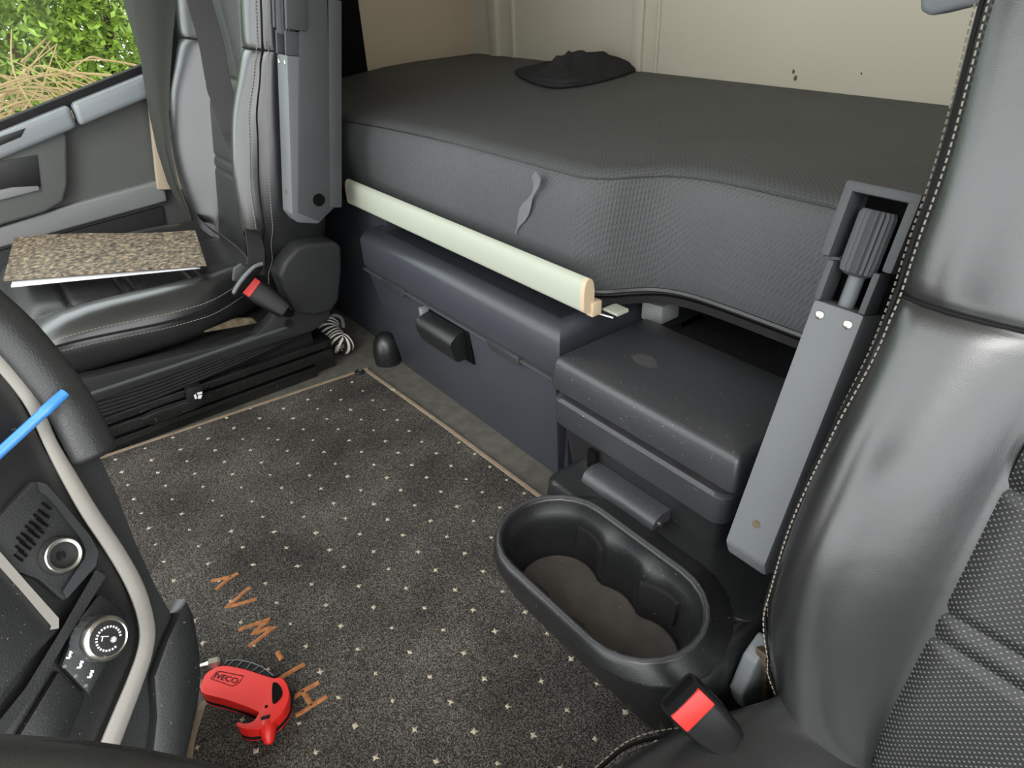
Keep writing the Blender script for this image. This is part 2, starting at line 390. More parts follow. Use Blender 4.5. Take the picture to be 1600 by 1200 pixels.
# ================================================================== CARPET
mat_rear = lambda x: -.246 + (x-.028)*.0345
Z = .007
mc = thing('carpet_mat', (-.45, .05, 0), 'dark speckled carpet mat with cream tufts and orange HI-WAY lettering', 'mat')
edge = [(.028, -.246), (.034, -.2), (.072, .27), (.08, .42), (-.3, .44)] + [tuple(atz(*p, 0))[:2] for p in ((322, 1080), (316, 1120), (300, 1172))] + [(-.66, .32), (-1.0, .34), (-1.0, mat_rear(-1.0))]
bm = bm_new()
prism(bm, [(x, y, 0.0005) for x, y in edge], (0, 0, Z)); finish(bm, 'mat_pile', 'carpet', mc)
bm = bm_new()
for seg in ([(-1.0, mat_rear(-1.0)), (-.5, mat_rear(-.5)), (-.25, mat_rear(-.25)-.002), (.028, -.246)],
            [(.028, -.246), (.034, -.2), (.072, .27), (.08, .42)], [(-.3, .44)] + [tuple(atz(*p, 0))[:2] for p in ((324, 1075), (318, 1110), (300, 1172))] + [(-.66, .33)]):
    tube(bm, spline([(x, y, Z-.001) for x, y in seg], 8), .0055, 8, sy=.6)
finish(bm, 'edge_binding', 'binding', mc)
bm = bm_new()
for i in range(-2, 24):
    for j in range(-9, 6):
        x, y = -i*.0462475, -j*.05
        if x > .03+(y+.24)*.09 or y < mat_rear(x)+.008 or y > .41: continue
        x += random.uniform(-.0012, .0012); y += random.uniform(-.0012, .0012)
        n = 8; a0 = random.uniform(0, 6); sc = random.uniform(.8, 1.15)
        rr = [sc*(.0046 if k % 2 == 0 else .0024)*random.uniform(.7, 1.25) for k in range(n)]
        top = [bm.verts.new((x+rr[k]*math.cos(a0+k*6.283/n), y+rr[k]*.95*math.sin(a0+k*6.283/n), Z+.0008)) for k in range(n)]
        c = bm.verts.new((x, y, Z+.0022))
        for k in range(n): bm.faces.new((top[k], top[(k+1) % n], c))
finish(bm, 'tuft_dots', 'tuft', mc, recalc=False)['kind'] = 'stuff'
# lettering: strokes in (u along +x, v along +y)
GLY = {'H': [[(0, 0), (0, 1)], [(.6, 0), (.6, 1)], [(0, .5), (.6, .5)]], 'I': [[(0, 0), (0, 1)]], '-': [[(0, .4), (.35, .4)]],
       'W': [[(0, 1), (.2, 0), (.42, .75), (.62, 0), (.85, 1)]], 'A': [[(0, 0), (.35, 1), (.7, 0)]], 'Y': [[(0, 1), (.32, .25)], [(.64, 1), (.32, .25)], [(.32, .25), (.32, -.05)]]}
for ch, px, py, sz in (('H', 480, 1092, .040), ('I', 452, 1052, .040), ('-', 432, 1028, .040), ('W', 404, 985, .040), ('A', 375, 938, .038), ('Y', 352, 906, .034)):
    c = atz(px, py, Z); wd = max(p[0] for s in GLY[ch] for p in s)
    bm = bm_new()
    for s in GLY[ch]:
        pp = []
        for (a, b) in zip(s, s[1:]):
            for k in range(6): pp.append((a[0]+(b[0]-a[0])*k/6, a[1]+(b[1]-a[1])*k/6))
        pp.append(s[-1])
        tube(bm, [(c.x+(u-wd/2)*sz+random.uniform(-.0006, .0006), c.y+(v-.5)*sz+random.uniform(-.0006, .0006), Z+.0006) for u, v in pp], .0032, 6, sy=.45)
    finish(bm, 'letter', 'orange_thread', mc)
rv = atz(562, 583, Z)
bm = bm_new(); lathe(bm, [(0, .011), (.004, .0105), (.006, .008), (.004, .006), (.002, .004), (.002, .001)], rv, (0, 0, 1), 20); tag(finish(bm, 'snap_rivet', 'plastic_black', mc), 'round black snap rivet')

# ================================================================== BUNK
# plan outline of the bunk front
def front_curve(yo=0):
    pts = [(.575, -.328), (.2, -.328), (-.25, -.33), (-.50, -.332)]
    pts += [(-.545, -.338), (-.572, -.358), (-.592, -.388), (-.615, -.414), (-.65, -.430), (-.70, -.436), (-.80, -.438), (-1.05, -.438), (-1.4, -.438), (-1.88, -.438)]
    return [(p.x, p.y+yo) for p in spline([(x, y, 0) for x, y in pts], 5)]
bt = .517
mt_ = thing('mattress', (-.6, -.7, .345), 'dark grey woven bunk mattress with a stepped front edge', 'mattress')
fc = front_curve()
def ztop(x, y): return bt - .022*smooth(-.3, .45, x)*smooth(-.75, -.33, y) + .006*smooth(-.55, -.75, y)
bm = bm_new(); rings = []
for x, y in fc:
    zt = ztop(x, y); r_ = .030; rg = []
    d = 1
    for zz, yy in ((.345, -.004), (.352, .0), (.38, .004), (.43, .006), (.465, .003)): rg.append((x, y+yy, zz))
    for k in range(1, 6):
        a = k/5*math.pi/2; rg.append((x, y-.004-r_*(1-math.cos(a))*1.2+.002, zt-r_+r_*math.sin(a)))
    for k in range(1, 7):
        yy = y-.04+(-.982-(y-.04))*k/6; rg.append((x, yy, ztop(x, yy)))
    rg += [(x, -.982, .36), (x, -.982, .345)]
    rings.append(rg)
loft(bm, rings); finish(bm, 'mattress_cover', 'mattress_fabric', mt_, 60)
bm = bm_new(); tube(bm, [(x, y-.0085, ztop(x, y)-.012+.0005) for x, y in fc], .0010, 6); finish(bm, 'top_seam', 'leather_side', mt_)
bm = bm_new(); tube(bm, [(x, y+.001, .352) for x, y in fc], .004, 6); finish(bm, 'lower_piping', 'leather_side', mt_)
# pale smear on the front of the mattress
bm = bm_new(); sp = [aty(*p, -.3235) for p in ((838, 268), (838, 290), (828, 315), (816, 338), (806, 365))]; sp = [p for p in sp]
ribbon(bm, spline([(p.x, -.3228, p.z) for p in sp], 6), V((1, 0, 0)), [max(.002, (.012+.007*math.sin(k*.45+.6))*min(1, k/3, (24-k)/5)) for k in range(25)], .0008)
finish(bm, 'pale_smear', 'stain', mt_)
# bunk base
bb = thing('bunk_platform', (-.6, -.7, 0), 'dark bunk base under the mattress with curved black edge trim', 'bunk base')
fi = front_curve(-.012)
bm = bm_new(); prism(bm, [(x, y, .332) for x, y in fi] + [(-1.88, -.98, .332), (.575, -.98, .332)], (0, 0, .012)); finish(bm, 'bunk_board', 'plastic_soft', bb)
bm = bm_new(); ribbon(bm, [(x, y+.006, .337) for x, y in fi], V((0, 0, 1)), .011, .008); finish(bm, 'edge_trim', 'rubber', bb)
bm = bm_new(); box(bm, (.03, -.36, 0), (.575, -.342, .32), .003); finish(bm, 'front_panel', 'plastic_blue_grey', bb)
bm = bm_new(); box(bm, (-1.6, -.75, 0), (-.55, -.73, .32)); box(bm, (-1.6, -.73, .21), (-.56, -.445, .225)); finish(bm, 'locker_lining', 'dark_interior', bb)
bm = bm_new(); c = aty(1032, 483, -.46); obox(bm, c, (1, .2, 0), (0, 0, 1), (0, 1, 0), .035, .03, .04, .004); finish(bm, 'bracket', 'plastic_mid_grey', bb)

# cream bunk rail
rl = thing('bunk_rail', (-.26, -.29, .34), 'cream coloured rail along the lower mattress front', 'rail')
prof = [(-.292, .351), (-.2890, .353), (-.2875, .357), (-.2875, .380), (-.2890, .391), (-.2925, .397), (-.297, .399), (-.301, .397), (-.304, .391), (-.306, .380), (-.306, .354), (-.304, .351)]
bm = bm_new(); loft(bm, [[(x, y, z) for y, z in prof] for x in (.062, -.2, -.4, -.594)]); finish(bm, 'rail_body', 'rail_white', rl, 50)
for x0, x1 in ((.062, .070), (-.594, -.602)):
    bm = bm_new(); loft(bm, [[(x0, y, z) for y, z in prof], [(x1, y, z) for y, z in prof]])
    if x0 < 0: box(bm, (-.605, -.318, .343), (-.592, -.300, .364), .002)
    bevel(bm, .0015, 2); finish(bm, 'end_cap', 'rail_cap', rl)
bm = bm_new()
for k in range(4): box(bm, (-.604-.006*k-.005, -.345, .3475), (-.604-.006*k, -.322, .3500), .0008)
box(bm, (-.628, -.344, .3460), (-.60, -.323, .3480)); finish(bm, 'rail_bracket', 'rail_white', rl)
bm = bm_new(); tube(bm, [(-.60, -.312, .345), (-.626, -.318, .345)], .0016, 6); finish(bm, 'rail_pin', 'metal', rl)

# knit cap on the mattress
kc = thing('knit_cap', atz(900, 120, .52), 'crumpled black knitted cap lying on the mattress', 'cap')
A = [atz(*p, .52) for p in ((806, 116), (826, 130), (862, 140), (905, 138), (945, 130), (988, 116), (992, 106), (965, 98), (925, 97), (880, 102), (836, 110))]
ctr = sum(A, V())/len(A)
out = spline(A, 8, True)
def caph(p, f_):
    q = p-ctr; u, v = q.x, q.y
    dome = (1-f_**3)
    ridge = .014*math.exp(-((u+.55*v+.020+.012*math.sin(v*60))/.011)**2) + .012*math.exp(-((u+.7*v-.028)/.010)**2) + .013*math.exp(-((u-.3*v+.075)/.014)**2) + .009*math.exp(-((u+.8*v+.065)/.009)**2)
    return .006 + dome*(.016 + .012*math.exp(-((u+.05)/.05)**2) + ridge + .002*math.sin(90*u+40*v))
bm = bm_new(); rings = [[(p.x, p.y, 0.5235) for p in out]]
for f_ in (1.015, .97, .92, .86, .8, .73, .66, .58, .5, .42, .34, .26, .18, .1, .04):
    rings.append([(q.x, q.y, 0.5235+caph(q, f_)) for q in [ctr+(p-ctr)*f_ for p in out]])
loft(bm, rings); finish(bm, 'knitted_body', 'knit', kc, 180)
bm = bm_new(); br = [A[0]*.5+A[1]*.5, A[1], A[2], A[3], A[4]]; sp = spline([ctr+(p-ctr)*.93+V((0, 0, .012)) for p in br], 6); tube(bm, sp, [.003+.006*math.sin(math.pi*k/24) for k in range(25)], 10, sy=.8); finish(bm, 'rolled_brim', 'knit', kc, 180)
tg = atz(952, 96, .545)
bm = bm_new(); obox(bm, tg, (1, .3, 0), (0, 1, .2), (0, 0, 1), .016, .010, .006, .002); obox(bm, tg+V((.0, .003, .004)), (1, .3, 0), (0, 1, .2), (0, 0, 1), .006, .003, .002); finish(bm, 'buckle_tab', 'plastic_black', kc)

# ================================================================== STORAGE BOX
sb = thing('storage_box', (-.24, -.45, 0), 'blue grey plastic storage box with hinged lid under the bunk rail', 'storage box')
bm = bm_new()
def taper(p):
    t = 1-(p.z/.225)
    x = p.x - (.065*t if p.x > -.24 else -.02*t); y = p.y - (.022*t if p.y > -.4 else 0)
    return V((x, y, p.z))
box(bm, (-.528, -.34, 0.001), (.068, -.303, .225), .004, 2, taper); box(bm, (-.52, -.60, .02), (.0, -.335, .2)); finish(bm, 'box_body', 'plastic_blue_grey', sb)
bm = bm_new()
LX0, LX1, LY0, LY1 = -.545, .058, -.62, -.296
ring = lambda ins, z: [(LX0+ins, LY0+ins, z), (LX1-ins, LY0+ins, z), (LX1-ins, LY1-ins, z), (LX0+ins, LY1-ins, z)]
b2 = bm_new(); loft(b2, [ring(.004, .219), ring(0, .225), ring(0, .281), ring(.011, .299), ring(.021, .304), ring(.029, .303), ring(.035, .294), ring(.05, .292)])
bevel(b2, .003, 2, 15); merge(bm, b2); finish(bm, 'lid', 'plastic_blue_grey', sb)
bm = bm_new(); box(bm, (-.53, -.3035, .2145), (.06, -.2930, .2185), .0008); finish(bm, 'lid_lip', 'plastic_dark_grey', sb)
for xa, xb in ((-.020, -.105), (-.370, -.455)):
    bm = bm_new(); prism(bm, [(xa, -.2900, .224), (xb, -.2900, .224), (xb-.002, -.2900, .211), (xb+.004, -.2900, .207), (xa-.012, -.2900, .207), (xa-.004, -.2900, .218)], (0, -.012, 0), .002); finish(bm, 'lid_clip', 'plastic_cooler', sb)
# latch
lt = bm_new(); rings = []
for x in (-.172, -.286):
    rings.append([(x, -.306, .200), (x, -.290, .197), (x, -.276, .188), (x, -.272, .178), (x-.003, -.280, .150), (x-.003, -.288, .146), (x, -.310, .146)])
loft(lt, rings); bevel(lt, .002, 2, 20); lo_ = finish(lt, 'latch', 'plastic_black', sb)
bm = bm_new(); box(bm, (-.172, -.31, .19), (-.158, -.29, .206), .002); box(bm, (-.162, -.296, .176), (-.154, -.286, .182), .001); finish(bm, 'latch_pivot', 'plastic_mid_grey', lo_)
bm = bm_new(); prism(bm, [(-.150, -.3035, .203), (-.30, -.3035, .203), (-.305, -.306, .14), (-.16, -.306, .14)], (0, -.004, 0)); finish(bm, 'latch_recess', 'hole', sb)

# ================================================================== COOLER
cb = thing('cooler_box', (-.73, -.34, .05), 'charcoal cooler box with dusty flat lid behind the cup holders', 'cooler')
def ringr(x0, x1, y0, y1, z, r, n=6):
    pts = []
    for cx, cy, a0 in ((x1-r, y1-r, 0), (x0+r, y1-r, 90), (x0+r, y0+r, 180), (x1-r, y0+r, 270)):
        for k in range(n+1):
            a = R(a0+90*k/n); pts.append((cx+r*math.cos(a), cy+r*math.sin(a), z))
    return pts
CX0, CX1, CY0, CY1 = -.880, -.582, -.43, -.246
bm = bm_new()
loft(bm, [ringr(CX0+.006, CX1-.006, CY0+.002, CY1-.007, .243, .006), ringr(CX0+.001, CX1-.001, CY0, CY1-.001, .2505, .006), ringr(CX0, CX1, CY0, CY1, .253, .006), ringr(CX0+.002, CX1-.002, CY0, CY1-.003, .286, .006), ringr(CX0+.0035, CX1-.0035, CY0+.002, CY1-.0045, .2905, .006),
          ringr(CX0+.0065, CX1-.0065, CY0+.004, CY1-.0075, .2945, .006), ringr(CX0+.011, CX1-.011, CY0+.008, CY1-.012, .2962, .006), ringr(CX0+.05, CX1-.05, CY0+.04, CY1-.05, .2968, .006)])
finish(bm, 'cooler_lid', 'plastic_cooler', cb, 50)
bm = bm_new(); loft(bm, [ringr(CX0+.012, CX1-.010, CY0+.01, CY1-.008, .225, .012), ringr(CX0+.012, CX1-.010, CY0+.01, CY1-.008, .245, .012)]); finish(bm, 'lid_gasket', 'rubber', cb)
bm = bm_new(); loft(bm, [ringr(CX0+.012, CX1-.002, CY0+.01, CY1-.004, .192, .016), ringr(CX0+.010, CX1, CY0+.01, CY1-.001, .197, .016), ringr(CX0+.008, CX1, CY0+.01, CY1-.001, .232, .016), ringr(CX0+.012, CX1-.004, CY0+.01, CY1-.005, .236, .016)])
finish(bm, 'upper_band', 'plastic_cooler', cb)
bm = bm_new(); loft(bm, [ringr(CX0+.018, CX1-.04, CY0+.01, CY1-.012, .05, .02), ringr(CX0+.016, CX1-.012, CY0+.01, CY1-.006, .194, .02)]); finish(bm, 'cooler_body', 'plastic_black', cb)
bm = bm_new(); oc = atz(1008, 563, .2968); ring_ = [(oc.x+.022*random.uniform(.8, 1.1)*math.cos(t*.2618), oc.y+.013*random.uniform(.8, 1.1)*math.sin(t*.2618), .2968) for t in range(24)]; prism(bm, ring_, (0, 0, .0003)); finish(bm, 'dust_mark', 'lid_dust', cb)
hx0, hx1 = aty(1028, 790, -.228).x, aty(915, 725, -.228).x
bm = bm_new(); rings = []
for x in (hx0, hx1):
    rings.append([(x, -.256, .168), (x, -.238, .170), (x, -.226, .165), (x, -.221, .156), (x, -.224, .132), (x, -.232, .122), (x, -.256, .118)])
loft(bm, rings); bevel(bm, .003, 2, 25); hd = finish(bm, 'handle', 'plastic_cooler', cb)
bm = bm_new(); box(bm, (hx1, -.255, .155), (hx1+.016, -.246, .185), .001); finish(bm, 'handle_slot', 'hole', cb)
bm = bm_new(); lathe(bm, [(0, .004), (.002, .004), (.003, .002)], (hx0, -.236, .155), (-1, 0, 0), 12); finish(bm, 'pivot_pin', 'metal', hd)

# ================================================================== CUP HOLDER CONSOLE
cc = thing('cup_holder_console', (-.80, -.15, 0), 'black cup holder console with three round wells and glossy rim', 'cup holder')
xl, xr, yc = -.740, -.868, -.119
def stadium(r, z, n=12, dx=0):
    pts = []
    m = 14
    for k in range(m): pts.append((xr+(xl-xr)*k/m, yc+r, z))       # front edge to +x
    for k in range(n): a = R(90-180*k/n); pts.append((xl+dx+r*math.cos(a), yc+r*math.sin(a), z))
    for k in range(m): pts.append((xl+(xr-xl)*k/m, yc-r, z))
    for k in range(n): a = R(270-180*k/n); pts.append((xr-dx+r*math.cos(a), yc+r*math.sin(a), z))
    return pts
cs = (-.740, -.804, -.868)
def lobes(z, rr=.0445):
    out = []
    for x, y, _ in stadium(.0650, z):
        if xr <= x <= xl:
            h = max([math.sqrt(max(0, rr*rr-(x-c)**2)) for c in cs] + [.022])
            out.append((x, yc+(h if y > yc else -h), z))
        else:
            cx = xl if x > xl else xr
            d = V((x-cx, y-yc, 0)).normalized()*rr; out.append((cx+d.x, yc+d.y, z))
    return out
RIM = .168
# outer shell: match ring count by resampling angle
N_ = len(stadium(.06, 0))
def shell(z, rx, yf, yb):
    out = []
    for x, y, _ in stadium(.0650, z):
        if xr <= x <= xl: out.append((x, yf if y > yc else yb, z))
        else:
            right = x > xl; cx = xl if right else xr; a = math.atan2(y-yc, abs(x-cx))
            yy = y-yc
            fy = (yf-yc) if yy >= 0 else (yc-yb)
            out.append((cx+(1 if right else -1)*(rx if right else rx*1.22)*math.cos(a), yc+fy*math.sin(a), z))
    return out
bm = bm_new()
def blend(k, z, rr):
    return [V(a).lerp(V(b), k) for a, b in zip(stadium(.0650, z), lobes(z, rr))]
loft(bm, [shell(.0, .068, -.108, -.30), shell(.03, .070, -.096, -.30), shell(.10, .076, -.058, -.26), shell(.146, .077, -.0415, -.235), shell(.152, .0765, -.0410, -.225), stadium(.0755, .160), stadium(.0745, .1665), stadium(.0705, RIM+.0012), stadium(.0668, RIM), stadium(.0653, .165), blend(.0, .161, .05), blend(.55, .152, .055), blend(.95, .140, .054), blend(1, .112, .052), lobes(.09, .0505), lobes(.083, .0495)], caps=False)
finish(bm, 'console_body', 'plastic_black', cc, 60)
bm = bm_new(); tube(bm, stadium(.0705, RIM-.0002), .0026, 8, True); finish(bm, 'rim', 'plastic_cooler', cc)
bm = bm_new(); loft(bm, [lobes(.083, .049), lobes(.087, .049), lobes(.0885, .046), lobes(.0875, .043)]); finish(bm, 'rubber_liner', 'liner', cc)
for c, a in ((-.740, 235), (-.868, 255)):
    bm = bm_new(); rings = []
    for k in range(6):
        t = R(a+k*11); rings.append([(c+.056*math.cos(t), yc+.056*math.sin(t), .140), (c+.0505*math.cos(t), yc+.0505*math.sin(t), .138), (c+.0475*math.cos(t), yc+.0475*math.sin(t), .105), (c+.055*math.cos(t), yc+.055*math.sin(t), .105)])
    loft(bm, rings); finish(bm, 'grip_tab', 'rubber', cc)
# rear deck of the console carrying the cooler
bm = bm_new(); loft(bm, [ringr(-.965, -.625, -.43, -.19, .0, .02), ringr(-.965, -.625, -.43, -.19, .12, .02), ringr(-.963, -.630, -.43, -.19, .146, .02), ringr(-.955, -.640, -.42, -.192, .152, .02)]); loft(bm, [ringr(-.972, -.94, -.26, -.108, .0, .015), ringr(-.972, -.94, -.26, -.085, .10, .015), ringr(-.968, -.94, -.255, -.085, .142, .013), ringr(-.958, -.942, -.245, -.095, .1515, .007)])
finish(bm, 'console_deck', 'plastic_black', cc, 50)

# ================================================================== SEATS
def make_seat(name, cx, sg, piv, rho, dz, yo, label, cw=0):
    """local: X toward cab centre, s along the reclined back, n forward of it"""
    T = thing(name, (cx, yo, 0), label, 'seat')
    py, pz = piv; a = V((0, -math.sin(rho), math.cos(rho))); nf = V((0, math.cos(rho), math.sin(rho)))
    def B(X, s, n): return V((cx+sg*X, py, pz)) + a*s + nf*n
    def Q(X, y, z): return V((cx+sg*(X+(cw*smooth(.12, .2, X))), y+yo, z+dz))
    # ---- backrest
    AMP = [(-.08, .35), (.0, .55), (.08, .85), (.18, 1.0), (.28, .9), (.37, .6), (.40, .5), (.46, .5), (.60, .38), (.80, .25), (.9, .15)]
    WID = [(-.08, .15), (-.02, .195), (.04, .228), (.1, .246), (.2, .248), (.36, .240), (.46, .244), (.64, .262), (.9, .25)]
    FP = [(.0, .0), (.105, .0), (.118, .006), (.132, .022), (.15, .045), (.172, .066), (.195, .076), (.215, .072), (.232, .056), (.243, .034), (.248, .012)]
    def nfront(X, s, groove=0):
        A_ = interp(AMP, s); k = WID and interp(WID, s)/.248
        x = abs(X)/k if abs(X) > .118 else abs(X)
        for (x0, n0), (x1, n1) in zip(FP, FP[1:]):
            if x <= x1:
                t = (x-x0)/(x1-x0); return (n0+(n1-n0)*t)*A_ - .01
        return FP[-1][1]*A_-.01
    bm = bm_new(); rings = []
    ss = [-.08, -.05, -.01, .04, .09, .14, .19, .24, .29, .34, .385, .393, .397, .401, .409, .45, .5, .55, .6, .66, .72, .78, .84, .88, .90]
    for s in ss:
        k = interp(WID, s)/.248; gr = .005 if abs(s-.397) < .001 else (.0025 if abs(s-.397) < .005 else 0)
        endk = 0 if s < .86 else .05*(s-.86)/.04
        half = [(x*k if x > .118 else x, (n*interp(AMP, s)-.01)-(gr if x > .118 else 0)-endk) for x, n in FP]
        half += [(.248*k, -.02), (.246*k, -.06), (.243*k, -.095), (.232*k, -.108), (.16*k, -.115), (.0, -.118)]
        rg = [B(x, s, n) for x, n in half] + [B(-x, s, n) for x, n in half[::-1][1:-1]]
        rings.append(rg)
    loft(bm, rings); back = finish(bm, 'backrest', 'leather', T, 180, sub=1)
    # perforated centre insert with pleats
    bm = bm_new(); uvl = bm.loops.layers.uv.new('UVMap')
    def pleat(s):
        h = .012
        for g_ in (.145, .17, .285, .335, .52, .55): h -= .0045*math.exp(-((s-g_)/.004)**2)
        h += .005*math.exp(-((s-.31)/.016)**2)
        return h
    NX = 24; srow = [-.06+k*.004 for k in range(235)]
    grid = [[bm.verts.new(B(x, s, -.01+pleat(s)*min(1, (1-(abs(x)/.122)**8)+.35))) for x in [-.118+.236*i/NX for i in range(NX+1)]] for s in srow]
    for r_ in range(len(srow)-1):
        for i in range(NX):
            f_ = bm.faces.new((grid[r_][i], grid[r_][i+1], grid[r_+1][i+1], grid[r_+1][i]))
            for lp, (ii, rr) in zip(f_.loops, ((i, r_), (i+1, r_), (i+1, r_+1), (i, r_+1))): lp[uvl].uv = (-.118+.236*ii/NX, srow[rr])
    finish(bm, 'back_insert', 'leather_perforated', back, 180)
    # side edge piping, double stitch
    for X_, n_off in ((1, 0),):
        SR = [k*.008 for k in range(-6, 110)]
        def E(off, s, lift): W_ = interp(WID, s); return B(W_-off, s, nfront(W_-off, s)) + nf*lift*.7 + V((sg*lift*.7, 0, 0))
        bm = bm_new(); tube(bm, [E(.0085, s, .0002) for s in SR], .0016, 6); finish(bm, 'edge_piping', 'thread_dark', back)
        bm = bm_new()
        nrm = (nf*.7 + V((sg, 0, 0))*.7)
        for off, lf in ((.0025, .0008), (.0150, .0012)): stitches(bm, [E(off, s, lf) for s in SR], nrm, .0034, .0020, .0006)
        finish(bm, 'stitching', 'thread', back)
    # bolster seam
    for sd in (1, -1):
        bm = bm_new(); k = interp(WID, .397)/.248
        tube(bm, [B(sd*x*k, .397, n*interp(AMP, .397)-.0125) for x, n in FP[2:]], .0014, 6); finish(bm, 'bolster_seam', 'thread_dark', back)
    # ---- cushion
    bm = bm_new(); rings = []
    ys = [-.15, -.14, -.10, -.04, .04, .12, .20, .27, .315, .338, .347]
    def ctop(y): return .232 + .016*smooth(.05, .27, y) - .10*smooth(.27, .36, y)**2
    for y in ys:
        zt = ctop(y); bl = .028*(1-smooth(.16, .32, y)); wv = .25 - .075*smooth(.03, -.13, y) - .03*smooth(.3, .35, y)
        half = [(0, zt-.006), (.10, zt-.006), (.125, zt-.002), (.15, zt+bl*.6), (.18, zt+bl), (.215, zt+bl*.95), (.238, zt+bl*.45-.004), (wv, zt-.020), (wv, zt-.05), (wv-.006, .175), (wv-.02, .15), (.0, .15)]
        half = [(min(x, wv), z) for x, z in half]
        rg = [Q(x, y, z) for x, z in half] + [Q(-x, y, z) for x, z in half[::-1][1:-1]]
        rings.append(rg)
    loft(bm, rings); cu = finish(bm, 'cushion', 'leather', T, 180, sub=1)
    bm = bm_new(); uvl = bm.loops.layers.uv.new('UVMap')
    yrow = [-.13+k*.004 for k in range(106)]
    def cpl(y):
        h = .012
        for g_ in (-.02, .0, .10, .12, .215): h -= .009*math.exp(-((y-g_)/.006)**2)
        return h
    grid = [[bm.verts.new(Q(x, y, ctop(y)-.010+cpl(y)*min(1, (1-(abs(x)/.122)**6)+.1)*(1-smooth(.26, .29, y)))) for x in [-.122+.244*i/NX for i in range(NX+1)]] for y in yrow]
    for r_ in range(len(yrow)-1):
        for i in range(NX):
            f_ = bm.faces.new((grid[r_][i], grid[r_][i+1], grid[r_+1][i+1], grid[r_+1][i]))
            for lp, (ii, rr) in zip(f_.loops, ((i, r_), (i+1, r_), (i+1, r_+1), (i, r_+1))): lp[uvl].uv = (-.122+.244*ii/NX, yrow[rr])
    finish(bm, 'cushion_insert', 'leather_perforated', cu, 180)
    yy = [-.13+k*.01 for k in range(46)]
    wv_ = lambda y: .25 - .075*smooth(.03, -.13, y) - .03*smooth(.3, .35, y)
    edge_ = [Q(wv_(y)+.0005, y, ctop(y)-.016) for y in yy]
    bm = bm_new(); tube(bm, edge_, .002, 6); finish(bm, 'cushion_piping', 'thread_dark', cu)
    bm = bm_new()
    stitches(bm, [Q(wv_(y)-.002, y, ctop(y)-.0075+.006*(1-smooth(.16, .32, y))) for y in yy], V((sg*.8, 0, .6)))
    stitches(bm, [Q(wv_(y)+.001, y, ctop(y)-.026) for y in yy], V((sg, 0, .1))); finish(bm, 'cushion_stitching', 'thread', cu)
    return T, B, Q, back, cu

# ---- passenger seat
PS, PB, PQ, pback, pcush = make_seat('truck_seat', .33, -1, (-.13, .24), R(10.5), 0, 0, 'black leather passenger seat with folder on its cushion beside the door')
SX = .066
bm = bm_new()   # side shield
sh = [atx(*p, SX) for p in ((84, 600), (150, 588), (260, 560), (345, 540), (395, 528), (425, 500), (440, 470), (475, 470), (520, 470), (515, 500), (490, 517), (380, 552), (250, 592), (120, 640), (100, 640))]
prism(bm, sh, (.03, 0, 0), .004, 2); finish(bm, 'side_shield', 'plastic_soft', PS)
rcv = [atx(*p, SX-.012) for p in ((436, 432), (446, 410), (464, 388), (480, 381), (525, 378), (534, 385), (535, 420), (530, 470), (518, 487), (490, 494), (462, 490), (450, 470))]
bm = bm_new(); prism(bm, rcv, (.05, 0, 0), .009, 3); rc = finish(bm, 'recliner_cover', 'plastic_soft', PS)
bm = bm_new(); lathe(bm, [(0, .0085), (.003, .008), (.003, .004), (.001, .003)], atx(450, 505, SX-.001), (-1, 0, 0), 16); finish(bm, 'shield_screw', 'metal_black', PS)
bm = bm_new(); P = [atx(*p, SX-.002) for p in ((320, 520), (370, 499), (395, 498), (404, 505))]; prism(bm, P, (.01, 0, 0), .002); finish(bm, 'shield_edge', 'dirt', PS)
# bellows and rails
for k in range(6):
    t = k/5
    y0, y1 = .285, -.16; 
    bm = bm_new(); tube(bm, spline([(SX+.012, y0, .128-.040*t), (SX+.006, .16, .122-.034*t), (SX+.006, 0, .128-.028*t), (SX+.02, y1, .130-.020*t)], 6), .0055, 8); finish(bm, 'bellows_fold', 'rubber', PS)
bm = bm_new(); box(bm, (SX+.02, -.17, .06), (.59, .29, .15), .01); finish(bm, 'bellows_core', 'rubber', PS)
bm = bm_new(); tube(bm, [(SX+.004, .29, .136), (SX+.004, .1, .137), (SX+.004, -.1, .140), (SX+.012, -.17, .142)], .006, 8); finish(bm, 'shield_lip', 'plastic_dark_grey', PS)
bm = bm_new(); box(bm, (SX+.004, -.19, .066), (SX+.03, .30, .082), .003); finish(bm, 'upper_rail', 'metal_black', PS)
bm = bm_new(); box(bm, (SX+.008, -.20, .036), (SX+.045, .32, .058), .003); finish(bm, 'middle_rail', 'metal_black', PS)
bm = bm_new(); box(bm, (SX+.016, -.16, .002), (SX+.045, .34, .026), .002); finish(bm, 'floor_rail', 'metal_black', PS)
bm = bm_new(); box(bm, (SX+.03, -.21, .002), (.58, .33, .07), .004); finish(bm, 'seat_plinth', 'metal_black', PS)
bm = bm_new(); lv = [atx(*p, SX-.012) for p in ((222, 655), (240, 645), (310, 622), (335, 612), (335, 625), (300, 642), (245, 664), (225, 664))]; prism(bm, lv, (.014, 0, 0), .003); le = finish(bm, 'slide_lever', 'metal_black', PS)
bm = bm_new(); lk = [atx(*p, SX-.020) for p in ((292, 608), (316, 603), (319, 628), (312, 632), (296, 634))]; prism(bm, lk, (.02, 0, 0), .002); finish(bm, 'lever_knob', 'plastic_black', le)
bm = bm_new()
for pl in (((303, 618), (306, 616), (308, 622), (305, 624)), ((308, 614), (316, 612), (316, 615), (309, 617)), ((310, 618), (316, 617), (314, 623), (309, 623))):
    prism(bm, [atx(*p, SX-.0212) for p in pl], (.001, 0, 0))
finish(bm, 'seat_pictogram', 'white_print', le)
